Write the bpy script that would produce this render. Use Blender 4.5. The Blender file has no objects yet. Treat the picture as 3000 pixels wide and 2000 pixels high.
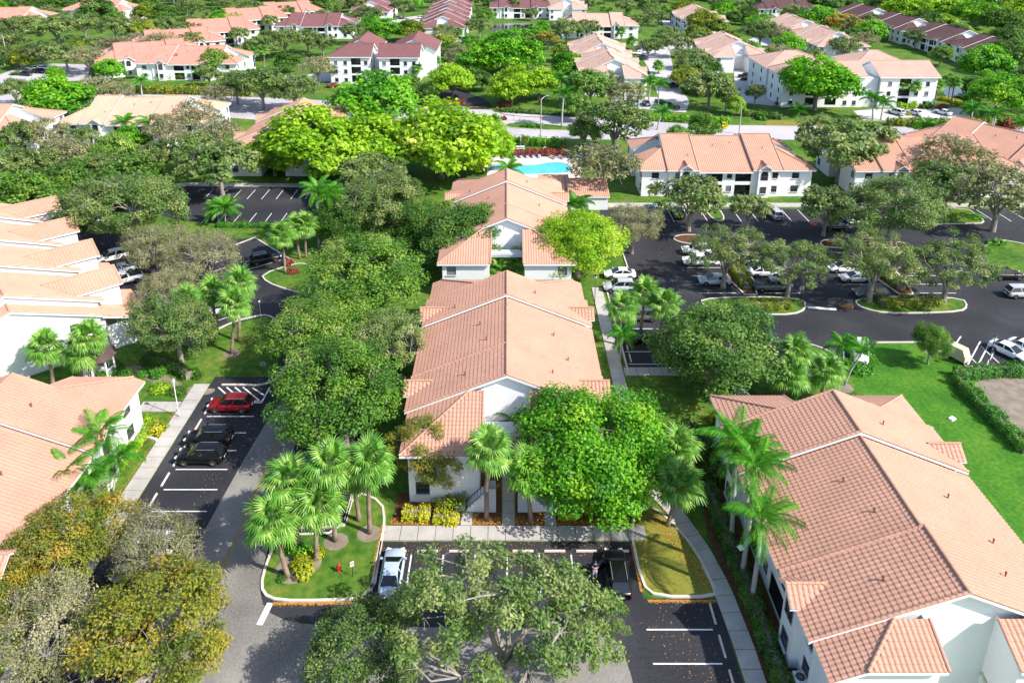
import bpy, bmesh, math, random
import numpy as np
from mathutils import Vector, Matrix
scene = bpy.context.scene
C = scene.collection

# ---------------------------------------------------------------- camera
cam_d = bpy.data.cameras.new('camera'); cam = bpy.data.objects.new('camera', cam_d); C.objects.link(cam)
cam.location = (0, 0, 52.0)
cam.rotation_euler = (math.radians(90 - 18.7), 0, 0)
cam_d.sensor_width = 36.0; cam_d.lens = 26.52
cam_d.shift_x = 0.005; cam_d.shift_y = -0.1723
cam_d.clip_start = 1.0; cam_d.clip_end = 3000.0
scene.camera = cam

# ---------------------------------------------------------------- sky, sun, exposure
SUN_EL = math.radians(42.0)
SUN_DIR = Vector((0.897 * math.cos(SUN_EL), -0.442 * math.cos(SUN_EL), math.sin(SUN_EL)))   # towards the sun
world = bpy.data.worlds.new('World'); scene.world = world; world.use_nodes = True
wn = world.node_tree.nodes; wl = world.node_tree.links
for n in list(wn): wn.remove(n)
sky = wn.new('ShaderNodeTexSky'); sky.sky_type = 'NISHITA'; sky.sun_disc = False
sky.sun_elevation = SUN_EL; sky.sun_rotation = math.atan2(SUN_DIR.x, SUN_DIR.y)
sky.air_density = 1.0; sky.dust_density = 1.0; sky.ozone_density = 1.0
bg = wn.new('ShaderNodeBackground'); bg.inputs[1].default_value = 0.15
wo = wn.new('ShaderNodeOutputWorld')
wl.new(sky.outputs[0], bg.inputs[0]); wl.new(bg.outputs[0], wo.inputs[0])
sun_d = bpy.data.lights.new('sun', 'SUN'); sun_d.energy = 4.2; sun_d.angle = math.radians(0.5); sun_d.color = (1.0, 0.95, 0.88)
sun = bpy.data.objects.new('sun', sun_d); C.objects.link(sun)
sun.rotation_euler = SUN_DIR.to_track_quat('Z', 'Y').to_euler(); sun.location = (60, -30, 120)
scene.view_settings.view_transform = 'Standard'; scene.view_settings.look = 'None'
scene.view_settings.gamma = 1.0; scene.view_settings.use_curve_mapping = False
scene.view_settings.exposure = 0.85
scene.render.engine = 'CYCLES'
scene.cycles.max_bounces = 6; scene.cycles.diffuse_bounces = 3; scene.cycles.glossy_bounces = 2
scene.cycles.transmission_bounces = 3; scene.cycles.transparent_max_bounces = 4
scene.cycles.use_adaptive_sampling = True; scene.cycles.adaptive_threshold = 0.02
scene.cycles.use_denoising = True
scene.cycles.denoiser = 'OPENIMAGEDENOISE'

# ---------------------------------------------------------------- helpers
RND = random.Random(11)
def tag(o, label=None, cat=None, group=None, kind=None):
    if label: o['label'] = label
    if cat: o['category'] = cat
    if group: o['group'] = group
    if kind: o['kind'] = kind
    return o
def empty(name, loc=(0, 0, 0), rz=0.0, label=None, cat=None, group=None, kind=None):
    o = bpy.data.objects.new(name, None); C.objects.link(o)
    o.empty_display_size = 0.3
    o.location = loc; o.rotation_euler = (0, 0, rz)
    return tag(o, label, cat, group, kind)
def copy_tree(o, parent=None):
    c = o.copy(); C.objects.link(c)
    c.parent = parent
    for ch in o.children:
        copy_tree(ch, c)
    return c
def place(name, me, parent=None, loc=(0, 0, 0), rot=(0, 0, 0), sc=(1, 1, 1), mat=None):
    o = bpy.data.objects.new(name, me); C.objects.link(o)
    o.location = loc; o.rotation_euler = rot; o.scale = sc
    if parent: o.parent = parent
    if mat is not None:
        o.material_slots[0].link = 'OBJECT'; o.material_slots[0].material = mat
    return o

class MB:
    """collects shapes; build() links them as one mesh object"""
    def __init__(s): s.v = []; s.f = []; s.mi = []; s.m = 0
    def add(s, vs, fs):
        b = len(s.v); s.v += [tuple(v) for v in vs]
        for f in fs: s.f.append(tuple(i + b for i in f)); s.mi.append(s.m)
        return s
    def poly(s, pts): return s.add(pts, [tuple(range(len(pts)))])
    def box(s, c, d, rz=0.0, taper=1.0):
        x, y, z = d[0] / 2, d[1] / 2, d[2] / 2; ca, sa = math.cos(rz), math.sin(rz); vs = []
        for k, t in ((-z, 1.0), (z, taper)):
            for a, b in ((-x, -y), (x, -y), (x, y), (-x, y)):
                a *= t; b *= t
                vs.append((c[0] + a * ca - b * sa, c[1] + a * sa + b * ca, c[2] + k))
        return s.add(vs, [(3, 2, 1, 0), (4, 5, 6, 7), (0, 1, 5, 4), (1, 2, 6, 5), (2, 3, 7, 6), (3, 0, 4, 7)])
    def prism(s, pts, z0, z1):
        n = len(pts)
        a = sum(pts[i][0] * pts[(i + 1) % n][1] - pts[(i + 1) % n][0] * pts[i][1] for i in range(n))
        if a < 0: pts = pts[::-1]
        vs = [(p[0], p[1], z0) for p in pts] + [(p[0], p[1], z1) for p in pts]
        return s.add(vs, [tuple(range(n))[::-1], tuple(range(n, 2 * n))] + [(i, (i + 1) % n, n + (i + 1) % n, n + i) for i in range(n)])
    def slab(s, pts, t):
        """thick sheet under a 3-D polygon"""
        n = len(pts); vs = list(pts) + [(p[0], p[1], p[2] - t) for p in pts]
        return s.add(vs, [tuple(range(n)), tuple(range(2 * n - 1, n - 1, -1))] + [(i, n + i, n + (i + 1) % n, (i + 1) % n) for i in range(n)])
    def tube(s, pts, rad, n=6, cap=True):
        pts = [Vector(p) for p in pts]; vs = []; fs = []
        for i, p in enumerate(pts):
            d = (pts[min(i + 1, len(pts) - 1)] - pts[max(i - 1, 0)]).normalized()
            u = d.orthogonal().normalized() if abs(d.z) > .95 else Vector((0, 0, 1)).cross(d).normalized()
            w = d.cross(u); r = rad[i] if hasattr(rad, '__len__') else rad
            for k in range(n):
                a = 2 * math.pi * k / n; vs.append(p + (u * math.cos(a) + w * math.sin(a)) * r)
        for i in range(len(pts) - 1):
            for k in range(n):
                fs.append((i * n + k, i * n + (k + 1) % n, (i + 1) * n + (k + 1) % n, (i + 1) * n + k))
        if cap: fs.append(tuple(range(n))[::-1]); fs.append(tuple(range((len(pts) - 1) * n, len(pts) * n)))
        return s.add(vs, fs)
    def lathe(s, prof, n=12, c=(0, 0, 0)):
        vs = []; fs = []
        for r, z in prof:
            for k in range(n):
                a = 2 * math.pi * k / n; vs.append((c[0] + r * math.cos(a), c[1] + r * math.sin(a), c[2] + z))
        for i in range(len(prof) - 1):
            for k in range(n): fs.append((i * n + k, i * n + (k + 1) % n, (i + 1) * n + (k + 1) % n, (i + 1) * n + k))
        fs.append(tuple(range(n))[::-1]); fs.append(tuple(range((len(prof) - 1) * n, len(prof) * n)))
        return s.add(vs, fs)
    def mesh(s, name, mats, smooth=False):
        me = bpy.data.meshes.new(name); me.from_pydata(s.v, [], s.f)
        for m in (mats if isinstance(mats, (list, tuple)) else [mats]): me.materials.append(m)
        if any(s.mi): me.polygons.foreach_set('material_index', s.mi)
        if smooth: me.polygons.foreach_set('use_smooth', [True] * len(me.polygons))
        me.update(); return me
    def build(s, name, mats, parent=None, smooth=False, loc=(0, 0, 0), rz=0.0):
        return place(name, s.mesh(name, mats, smooth), parent, loc, (0, 0, rz))

def quads_mesh(name, V, tint, mats, nv=4):
    """many loose faces from an array (n, nv, 3), one 'tint' value per face"""
    n = V.shape[0]; me = bpy.data.meshes.new(name)
    me.vertices.add(n * nv); me.vertices.foreach_set('co', V.reshape(-1).astype(np.float32))
    me.loops.add(n * nv); me.loops.foreach_set('vertex_index', np.arange(n * nv, dtype=np.int32))
    me.polygons.add(n); me.polygons.foreach_set('loop_start', np.arange(0, n * nv, nv, dtype=np.int32))
    me.polygons.foreach_set('loop_total', np.full(n, nv, dtype=np.int32))
    me.update(calc_edges=True)
    if tint is not None:
        at = me.attributes.new('tint', 'FLOAT', 'FACE'); at.data.foreach_set('value', tint.astype(np.float32))
    for m in (mats if isinstance(mats, (list, tuple)) else [mats]): me.materials.append(m)
    return me

# ---------------------------------------------------------------- materials
def mat_new(name):
    m = bpy.data.materials.new(name); m.use_nodes = True
    nt = m.node_tree; b = nt.nodes['Principled BSDF']
    return m, nt, b
def rgb(c): return (c[0], c[1], c[2], 1.0)
def mat_plain(name, col, rough=0.6, metal=0.0, spec=0.5, coat=0.0):
    m, nt, b = mat_new(name)
    b.inputs['Base Color'].default_value = rgb(col); b.inputs['Roughness'].default_value = rough
    b.inputs['Metallic'].default_value = metal; b.inputs['Specular IOR Level'].default_value = spec
    if coat: b.inputs['Coat Weight'].default_value = coat; b.inputs['Coat Roughness'].default_value = 0.05
    return m
def mat_noise(name, cols, scales=(0.3, 6.0), rough=0.85, bump=0.0, bscale=30.0, spec=0.3, detail=5.0, objrand=0.0, stops=None, fine=0.35):
    """colours mixed by two sizes of noise in object/world space, with fine relief"""
    m, nt, b = mat_new(name); N = nt.nodes; L = nt.links
    geo = N.new('ShaderNodeNewGeometry')
    n1 = N.new('ShaderNodeTexNoise'); n1.inputs['Scale'].default_value = scales[0]; n1.inputs['Detail'].default_value = detail
    n2 = N.new('ShaderNodeTexNoise'); n2.inputs['Scale'].default_value = scales[1]; n2.inputs['Detail'].default_value = 6.0
    L.new(geo.outputs['Position'], n1.inputs['Vector']); L.new(geo.outputs['Position'], n2.inputs['Vector'])
    mx = N.new('ShaderNodeMix'); mx.data_type = 'FLOAT'; mx.inputs[0].default_value = fine
    L.new(n1.outputs[0], mx.inputs[2]); L.new(n2.outputs[0], mx.inputs[3])
    rp = N.new('ShaderNodeValToRGB'); el = rp.color_ramp.elements
    while len(el) < len(cols): el.new(0.5)
    k = len(cols)
    for i, c in enumerate(cols):
        el[i].position = stops[i] if stops else 0.3 + 0.4 * i / max(1, k - 1); el[i].color = rgb(c)
    L.new(mx.outputs[0], rp.inputs[0])
    L.new(rp.outputs[0], b.inputs['Base Color'])
    b.inputs['Roughness'].default_value = rough; b.inputs['Specular IOR Level'].default_value = spec
    if bump:
        n3 = N.new('ShaderNodeTexNoise'); n3.inputs['Scale'].default_value = bscale; n3.inputs['Detail'].default_value = 4.0
        L.new(geo.outputs['Position'], n3.inputs['Vector'])
        bp = N.new('ShaderNodeBump'); bp.inputs['Strength'].default_value = bump; bp.inputs['Distance'].default_value = 0.05
        L.new(n3.outputs[0], bp.inputs['Height']); L.new(bp.outputs[0], b.inputs['Normal'])
    return m
def mat_leaf(name, cols, trans=0.3, rough=0.5):
    """leaf colour from the face's own tint; light passes through a little"""
    m, nt, b = mat_new(name); N = nt.nodes; L = nt.links
    at = N.new('ShaderNodeAttribute'); at.attribute_name = 'tint'
    oi = N.new('ShaderNodeObjectInfo')
    mm = N.new('ShaderNodeMath'); mm.operation = 'MULTIPLY_ADD'; mm.inputs[1].default_value = 0.22; mm.inputs[2].default_value = -0.11
    L.new(oi.outputs['Random'], mm.inputs[0])
    ad = N.new('ShaderNodeMath'); ad.operation = 'ADD'; L.new(at.outputs['Fac'], ad.inputs[0]); L.new(mm.outputs[0], ad.inputs[1])
    rp = N.new('ShaderNodeValToRGB'); el = rp.color_ramp.elements
    while len(el) < len(cols): el.new(0.5)
    for i, c in enumerate(cols):
        el[i].position = i / (len(cols) - 1); el[i].color = rgb([min(.7, v * 1.12) for v in c])
    L.new(ad.outputs[0], rp.inputs[0]); L.new(rp.outputs[0], b.inputs['Base Color'])
    b.inputs['Roughness'].default_value = rough; b.inputs['Specular IOR Level'].default_value = 0.35
    tr = N.new('ShaderNodeBsdfTranslucent'); L.new(rp.outputs[0], tr.inputs[0])
    ms = N.new('ShaderNodeMixShader'); ms.inputs[0].default_value = trans
    L.new(b.outputs[0], ms.inputs[1]); L.new(tr.outputs[0], ms.inputs[2])
    L.new(ms.outputs[0], N['Material Output'].inputs[0])
    return m
def mat_obcolor(name, rough=0.3, coat=0.6, spec=0.5, metal=0.0):
    m, nt, b = mat_new(name); oi = nt.nodes.new('ShaderNodeObjectInfo')
    nt.links.new(oi.outputs['Color'], b.inputs['Base Color'])
    b.inputs['Roughness'].default_value = rough; b.inputs['Coat Weight'].default_value = coat
    b.inputs['Coat Roughness'].default_value = 0.04; b.inputs['Metallic'].default_value = metal
    b.inputs['Specular IOR Level'].default_value = spec
    return m
def mat_roof(name):
    """clay tile; the tone comes from the building's own colour, weathered unevenly"""
    m, nt, b = mat_new(name); N = nt.nodes; L = nt.links
    oi = N.new('ShaderNodeObjectInfo'); geo = N.new('ShaderNodeNewGeometry')
    n1 = N.new('ShaderNodeTexNoise'); n1.inputs['Scale'].default_value = 0.35; n1.inputs['Detail'].default_value = 6
    n2 = N.new('ShaderNodeTexNoise'); n2.inputs['Scale'].default_value = 5.0; n2.inputs['Detail'].default_value = 3
    L.new(geo.outputs['Position'], n1.inputs['Vector']); L.new(geo.outputs['Position'], n2.inputs['Vector'])
    a = N.new('ShaderNodeMath'); a.operation = 'MULTIPLY_ADD'; a.inputs[1].default_value = 0.35; a.inputs[2].default_value = 0.62
    L.new(n1.outputs[0], a.inputs[0])
    a2 = N.new('ShaderNodeMath'); a2.operation = 'MULTIPLY_ADD'; a2.inputs[1].default_value = 0.4; L.new(n2.outputs[0], a2.inputs[0]); L.new(a.outputs[0], a2.inputs[2])
    vm = N.new('ShaderNodeVectorMath'); vm.operation = 'SCALE'
    L.new(oi.outputs['Color'], vm.inputs[0]); L.new(a2.outputs[0], vm.inputs['Scale'])
    L.new(vm.outputs[0], b.inputs['Base Color'])
    b.inputs['Roughness'].default_value = 0.8; b.inputs['Specular IOR Level'].default_value = 0.25
    return m

M = {}
M['grass'] = mat_noise('grass', [(.028, .075, .010), (.05, .13, .014), (.10, .17, .022), (.19, .19, .045), (.26, .20, .08)], (0.16, 1.3), 0.9, 1.0, 7.0, 0.15, stops=[.30, .44, .55, .66, .78], fine=.5)
M['lawn'] = mat_noise('lush_lawn', [(.030, .095, .010), (.042, .15, .012), (.075, .19, .016), (.15, .21, .03)], (0.30, 2.4), 0.9, 1.0, 8.0, 0.15, fine=.5, stops=[.3,.46,.58,.75])
M['dry_grass'] = mat_noise('dry_grass', [(.10, .14, .02), (.20, .20, .035), (.30, .22, .06)], (0.5, 4.0), 0.95, 0.9, 12.0, 0.1, fine=.5)
M['mulch'] = mat_noise('mulch', [(.055, .03, .02), (.12, .06, .03), (.22, .10, .03)], (1.5, 14.0), 0.95, 1.0, 25.0, 0.1, fine=.6)
M['sand'] = mat_noise('sandy_soil', [(.16, .13, .10), (.30, .25, .20)], (1.0, 9.0), 0.95, 0.6, 20.0, 0.1)
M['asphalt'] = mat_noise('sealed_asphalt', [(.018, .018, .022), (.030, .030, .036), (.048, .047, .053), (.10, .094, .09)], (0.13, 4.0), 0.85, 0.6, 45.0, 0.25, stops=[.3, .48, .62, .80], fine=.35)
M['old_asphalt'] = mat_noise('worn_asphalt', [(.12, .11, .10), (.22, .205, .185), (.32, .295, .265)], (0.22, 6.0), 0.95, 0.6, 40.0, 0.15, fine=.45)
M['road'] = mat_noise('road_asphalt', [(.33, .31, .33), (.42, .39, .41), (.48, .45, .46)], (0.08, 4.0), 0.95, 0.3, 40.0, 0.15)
M['concrete'] = mat_noise('concrete', [(.28, .26, .24), (.42, .39, .36), (.52, .49, .45)], (0.5, 9.0), 0.9, 0.3, 30.0, 0.2, fine=.5)
M['kerb'] = mat_noise('kerb_concrete', [(.50, .44, .38), (.66, .60, .53)], (1.2, 10.0), 0.9, 0.2, 30.0, 0.2)
M['paint'] = mat_noise('road_paint', [(.62, .60, .60), (.82, .80, .80)], (2.0, 18.0), 0.8, 0.0, 30, 0.3)
M['paint_yellow'] = mat_noise('yellow_paint', [(.22, .13, .03), (.45, .27, .04)], (1.5, 14.0), 0.85, 0.0, 30, 0.3)
M['wall'] = mat_noise('white_stucco', [(.74, .74, .74), (.82, .82, .82)], (0.25, 2.5), 0.9, 0.25, 18.0, 0.2)
M['wall_grey'] = mat_noise('pale_stucco_trim', [(.46, .48, .52), (.56, .58, .62)], (0.25, 2.5), 0.9, 0.2, 18.0, 0.2)
M['white_trim'] = mat_plain('white_trim', (.80, .80, .80), 0.6)
M['brown_trim'] = mat_plain('brown_trim', (.07, .045, .045), 0.6)
M['roof'] = mat_roof('clay_tile')
M['glass'] = mat_plain('window_glass', (.022, .026, .032), 0.08, 0, 0.8)
M['blind'] = mat_plain('window_blind', (.22, .22, .25), 0.3, 0, 0.6)
M['frame'] = mat_plain('window_frame', (.10, .08, .08), 0.5)
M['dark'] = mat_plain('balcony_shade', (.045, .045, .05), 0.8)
M['screen'] = mat_plain('insect_screen', (.015, .015, .018), 0.5)
M['flat_roof'] = mat_noise('flat_roof', [(.5, .51, .54), (.66, .67, .69)], (0.4, 3.0), 0.8)
M['black_metal'] = mat_plain('black_metal', (.02, .02, .022), 0.45, 0.3)
M['steel'] = mat_plain('galvanised_steel', (.42, .42, .43), 0.45, 0.6)
M['bark'] = mat_noise('bark', [(.11, .085, .068), (.24, .20, .17), (.36, .32, .28)], (1.5, 9.0), 0.95, 0.8, 12.0, 0.1)
M['bark_pale'] = mat_noise('pale_bark', [(.15, .13, .11), (.26, .235, .20), (.36, .33, .29)], (1.5, 9.0), 0.95, 0.6, 12.0, 0.1)
M['palm_bark'] = mat_noise('palm_bark', [(.14, .095, .07), (.26, .19, .15), (.34, .27, .22)], (1.0, 12.0), 0.95, 1.0, 9.0, 0.1)
M['royal_bark'] = mat_noise('smooth_palm_bark', [(.36, .34, .32), (.5, .48, .46)], (0.8, 8.0), 0.9, 0.3, 9.0, 0.1)
M['water'] = mat_plain('pond_water', (.010, .014, .018), 0.06, 0, 0.6)
M['pool_water'] = mat_noise('pool_water', [(.05, .42, .58), (.10, .55, .68)], (0.6, 3.0), 0.08, 0.25, 4.0, 0.6)
M['deck'] = mat_noise('pool_deck', [(.62, .50, .45), (.74, .62, .56)], (0.5, 5.0), 0.9)
M['tyre'] = mat_plain('tyre_rubber', (.015, .015, .016), 0.8)
M['rim'] = mat_plain('wheel_rim', (.45, .45, .47), 0.3, 0.8)
M['car_paint'] = mat_obcolor('car_paint', 0.3, 0.25, 0.4)
M['car_glass'] = mat_plain('car_glass', (.012, .015, .018), 0.04, 0, 0.7)
M['lamp_red'] = mat_plain('tail_lamp', (.30, .01, .01), 0.2)
M['lamp_clear'] = mat_plain('head_lamp', (.7, .7, .72), 0.1)
M['plastic'] = mat_plain('black_plastic', (.02, .02, .021), 0.6)
M['red_paint'] = mat_plain('red_paint', (.55, .02, .02), 0.4, coat=.3)
M['sign_white'] = mat_plain('sign_white', (.75, .75, .75), 0.5)
# foliage
LEAF = {}
LEAF['oak'] = mat_leaf('oak_leaf', [(.040, .095, .016), (.105, .19, .034), (.21, .28, .07), (.40, .42, .17)], .38)
LEAF['oak_fresh'] = mat_leaf('fresh_oak_leaf', [(.035, .11, .010), (.09, .23, .020), (.20, .35, .042), (.40, .46, .11)], .4)
LEAF['twiggy'] = mat_leaf('sparse_oak_leaf', [(.09, .115, .03), (.19, .21, .065), (.32, .31, .13), (.48, .43, .25)], .38)
LEAF['green'] = mat_leaf('bright_leaf', [(.030, .14, .006), (.09, .31, .012), (.19, .46, .018), (.40, .58, .035)], 0.45)
LEAF['lime'] = mat_leaf('lime_leaf', [(.075, .20, .008), (.19, .38, .012), (.34, .54, .018), (.52, .60, .08)], .45)
LEAF['olive'] = mat_leaf('olive_leaf', [(.05, .10, .009), (.13, .21, .015), (.26, .32, .022), (.42, .38, .04)], 0.4)
LEAF['amber'] = mat_leaf('amber_leaf', [(.07, .11, .012), (.19, .23, .02), (.38, .29, .03), (.50, .28, .05)], 0.4)
LEAF['dark'] = mat_leaf('dark_leaf', [(.025, .075, .009), (.055, .15, .016), (.11, .22, .028), (.20, .29, .05)], .38)
LEAF['hedge'] = mat_leaf('hedge_leaf', [(.020, .10, .007), (.045, .19, .012), (.09, .29, .018), (.19, .36, .04)])
LEAF['gold'] = mat_leaf('golden_shrub_leaf', [(.10, .17, .007), (.28, .33, .012), (.52, .50, .018), (.62, .56, .04)])
LEAF['red'] = mat_leaf('red_shrub_leaf', [(.09, .016, .018), (.22, .034, .034), (.34, .065, .045), (.17, .13, .04)])
LEAF['palm'] = mat_leaf('fan_palm_leaf', [(.035, .13, .012), (.085, .25, .025), (.19, .38, .055), (.42, .52, .14)], .35, .4)
LEAF['feather'] = mat_leaf('feather_palm_leaf', [(.018, .11, .006), (.038, .21, .011), (.09, .31, .02), (.26, .42, .04)], 0.35, 0.4)
LEAF['dead'] = mat_leaf('dead_frond', [(.20, .11, .04), (.32, .19, .08), (.42, .28, .13)], 0.2)

# ================================================================ the ground
from mathutils.geometry import tessellate_polygon
def sheet(name, pts, z, mat, label=None, parent=None):
    a = sum(pts[i][0] * pts[(i + 1) % len(pts)][1] - pts[(i + 1) % len(pts)][0] * pts[i][1] for i in range(len(pts)))
    if a < 0: pts = pts[::-1]
    me = bpy.data.meshes.new(name)
    tri = tessellate_polygon([[Vector((p[0], p[1], 0)) for p in pts]])
    tri = [t if (pts[t[1]][0] - pts[t[0]][0]) * (pts[t[2]][1] - pts[t[0]][1]) - (pts[t[2]][0] - pts[t[0]][0]) * (pts[t[1]][1] - pts[t[0]][1]) > 0 else t[::-1] for t in tri]
    me.from_pydata([(p[0], p[1], z) for p in pts], [], tri); me.update(); me.materials.append(mat)
    o = place(name, me, parent)
    if not parent: tag(o, label, None, None, 'structure')
    return o
def chaikin(pts, n=2, closed=True):
    for _ in range(n):
        q = []
        m = len(pts)
        for i in range(m if closed else m - 1):
            a, b = pts[i], pts[(i + 1) % m]
            q += [(a[0] * .75 + b[0] * .25, a[1] * .75 + b[1] * .25), (a[0] * .25 + b[0] * .75, a[1] * .25 + b[1] * .75)]
        pts = q if closed else [pts[0]] + q[1:-1] + [pts[-1]]
    return pts
def offset_line(pts, d, closed):
    n = len(pts); out = []
    for i in range(n):
        a = Vector(pts[(i - 1) % n] if closed or i > 0 else pts[i]); b = Vector(pts[(i + 1) % n] if closed or i < n - 1 else pts[i])
        t = (b - a); t = t.normalized() if t.length > 1e-6 else Vector((1, 0))
        out.append((pts[i][0] - t.y * d, pts[i][1] + t.x * d))
    return out
def ribbon(mb, pts, w, z0, z1, closed=False):
    A = offset_line(pts, w / 2, closed); B = offset_line(pts, -w / 2, closed); n = len(pts); vs = []
    for p, q in zip(A, B): vs += [(p[0], p[1], z0), (p[0], p[1], z1), (q[0], q[1], z1), (q[0], q[1], z0)]
    fs = []
    for i in range(n if closed else n - 1):
        j = (i + 1) % n
        for k in range(3): fs.append((4 * i + k, 4 * i + k + 1, 4 * j + k + 1, 4 * j + k)[::-1])
    if not closed: fs += [(0, 1, 2, 3), (4 * n - 1, 4 * n - 2, 4 * n - 3, 4 * n - 4)]
    return mb.add(vs, fs)
def kerb(pts, label, closed=False, w=.2, h=.15, n=2):
    p = chaikin(pts, n, closed) if n else pts
    o = ribbon(MB(), p, w, -.02, h, closed).build('kerb', M['kerb'])
    return tag(o, label, None, None, 'structure')
def island(pts, label, mat='grass', n=2, h=.10, w=.22, name='planting_island'):
    p = chaikin(pts, n)
    a = sum(p[i][0] * p[(i + 1) % len(p)][1] - p[(i + 1) % len(p)][0] * p[i][1] for i in range(len(p)))
    if a < 0: p = p[::-1]
    o = sheet(name, p, h, M[mat], label)
    ribbon(MB(), p, w, -.02, h + .05, True).build('kerb', M['kerb'], o)
    return o
def slab_walk(pts, w, label, step=1.55, z=.10, name='sidewalk', gap=.025):
    """a concrete walk of separate slabs along a centre line"""
    root = empty(name); tag(root, label, None, None, 'structure')
    # resample
    P = [Vector(p) for p in pts]; seg = []
    tot = sum((P[i + 1] - P[i]).length for i in range(len(P) - 1)); k = max(1, round(tot / step)); st = tot / k
    def at(d):
        for i in range(len(P) - 1):
            l = (P[i + 1] - P[i]).length
            if d <= l + 1e-6: return P[i] + (P[i + 1] - P[i]) * (d / l)
            d -= l
        return P[-1]
    Q = [at(i * st) for i in range(k + 1)]
    A = offset_line([tuple(q) for q in Q], w / 2, False); B = offset_line([tuple(q) for q in Q], -w / 2, False)
    for i in range(k):
        a0, a1, b0, b1 = Vector(A[i]), Vector(A[i + 1]), Vector(B[i]), Vector(B[i + 1])
        g = gap / st
        q = [a0.lerp(a1, g), a0.lerp(a1, 1 - g), b0.lerp(b1, 1 - g), b0.lerp(b1, g)]
        dz = RND.uniform(-.006, .006)
        MB().prism([tuple(t) for t in q], -.02, z + dz).build('slab', M['concrete'], root)
    ribbon(MB(), [tuple(q) for q in Q], w - .04, -.02, z - .03).build('bed', M['mulch'], root)
    return root

gme = MB().poly([(-800, -80, 0), (800, -80, 0), (800, 1300, 0), (-800, 1300, 0)])
tag(gme.build('ground', M['grass']), 'mown green ground between the buildings', None, None, 'structure')

# --- car parks and roads
park_a = sheet('car_park', [(-34.3, 15), (16.8, 15), (16.8, 45.9), (10.9, 45.9), (10.9, 51.6), (-14.4, 51.6), (-14.4, 76), (-34.3, 76)], .008, M['asphalt'], 'dark sealed car park in front of the central building')
sheet('drive_lane', chaikin([(-25.6, 74), (-22.4, 74), (-20.6, 48), (-18.5, 43.8), (-11, 43.4), (7.6, 43.2), (9.2, 40.5), (9.4, 16), (-28, 16), (-27.4, 41)], 2), .013, M['old_asphalt'], 'worn pale drive lane through the near car park')
park_b = sheet('link_road', [(-27.5, 75.9), (-14.8, 75.9), (-16, 84), (-21, 92), (-26, 96.5), (-31.8, 97.3), (-36.5, 101.5), (-36.8, 103), (-33.1, 106.4), (-42.2, 115.5), (-60, 113), (-74, 122), (-80, 116), (-66, 104), (-55, 93), (-47, 87.6), (-37.8, 86.8), (-32.6, 90), (-30, 88), (-27.9, 82)], .010, M['asphalt'], 'dark link road and car park beside the left stepped building')
park_c = sheet('car_park', [(-66.76,140.52), (-31.99,139.55), (-29.42,119.68), (-50.42,121.62), (-58.21,123.15), (-68.07,128.78), (-82.80,123.92), (-89.40,128.78), (-78.85,137.65)], .008, M['asphalt'], 'dark empty car park behind the left oaks')
park_d = sheet('car_park', [(14.4, 76.8), (31.54,77.98), (34.97,81.30), (35.92,83.01), (37.20,83.33), (39.15,82.23), (40.11,81.00), (40.65,78.48), (43.98,79.21), (46.76,83.33), (55.29,83.41), (55.67,83.01), (55.06,78.05), (68.16,77.91), (120, 80), (120, 128.4), (17, 128.4), (16.5, 122), (18.5, 112), (18.5, 98), (14.4, 97)], .008, M['asphalt'], 'large dark car park with tree islands right of the central building')
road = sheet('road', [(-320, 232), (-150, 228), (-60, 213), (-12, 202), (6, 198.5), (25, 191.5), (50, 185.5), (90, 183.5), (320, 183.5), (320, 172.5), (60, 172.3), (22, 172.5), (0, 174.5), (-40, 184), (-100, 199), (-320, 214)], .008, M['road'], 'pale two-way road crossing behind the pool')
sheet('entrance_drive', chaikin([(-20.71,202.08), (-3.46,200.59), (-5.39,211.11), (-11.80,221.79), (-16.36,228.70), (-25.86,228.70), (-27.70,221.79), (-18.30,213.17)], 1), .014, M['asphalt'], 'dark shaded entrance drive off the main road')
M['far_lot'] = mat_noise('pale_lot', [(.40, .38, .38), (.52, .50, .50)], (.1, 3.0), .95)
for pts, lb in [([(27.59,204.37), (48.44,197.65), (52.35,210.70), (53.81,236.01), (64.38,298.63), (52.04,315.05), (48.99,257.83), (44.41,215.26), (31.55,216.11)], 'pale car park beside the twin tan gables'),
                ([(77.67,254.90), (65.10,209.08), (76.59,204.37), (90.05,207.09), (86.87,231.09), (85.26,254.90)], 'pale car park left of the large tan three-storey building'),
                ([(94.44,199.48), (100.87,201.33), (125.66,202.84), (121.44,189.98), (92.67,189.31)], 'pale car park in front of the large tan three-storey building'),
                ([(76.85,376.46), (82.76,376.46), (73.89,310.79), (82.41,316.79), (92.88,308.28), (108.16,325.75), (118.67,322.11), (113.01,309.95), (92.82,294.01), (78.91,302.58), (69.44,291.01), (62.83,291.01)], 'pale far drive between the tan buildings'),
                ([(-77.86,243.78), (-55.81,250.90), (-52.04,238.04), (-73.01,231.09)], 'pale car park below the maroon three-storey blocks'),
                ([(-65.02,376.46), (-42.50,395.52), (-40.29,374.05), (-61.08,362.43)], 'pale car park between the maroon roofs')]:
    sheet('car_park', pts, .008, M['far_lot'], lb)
sheet('car_park', [(-169.62,238.55), (-168.77,247.56), (-168.95,259.02), (-163.70,266.38), (-147.79,263.88), (-133.39,238.55), (-145.11,236.01), (-150.51,225.43)], .008, M['road'], 'grey car park at the far left among trees')
sheet('pond', chaikin([(-7.42,366.99), (17.20,364.70), (18.45,341.14), (12.31,320.32), (2.18,321.21), (-6.69,329.48)], 2), .02, M['water'], 'dark still pond behind the round bright trees')
sheet('canal', chaikin([(-110.19,298.63), (-114.54,318.55), (-110.08,329.48), (-105.56,322.11), (-104.98,302.58)], 1), .02, M['water'], 'dark canal water near the coral roofs')
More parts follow.
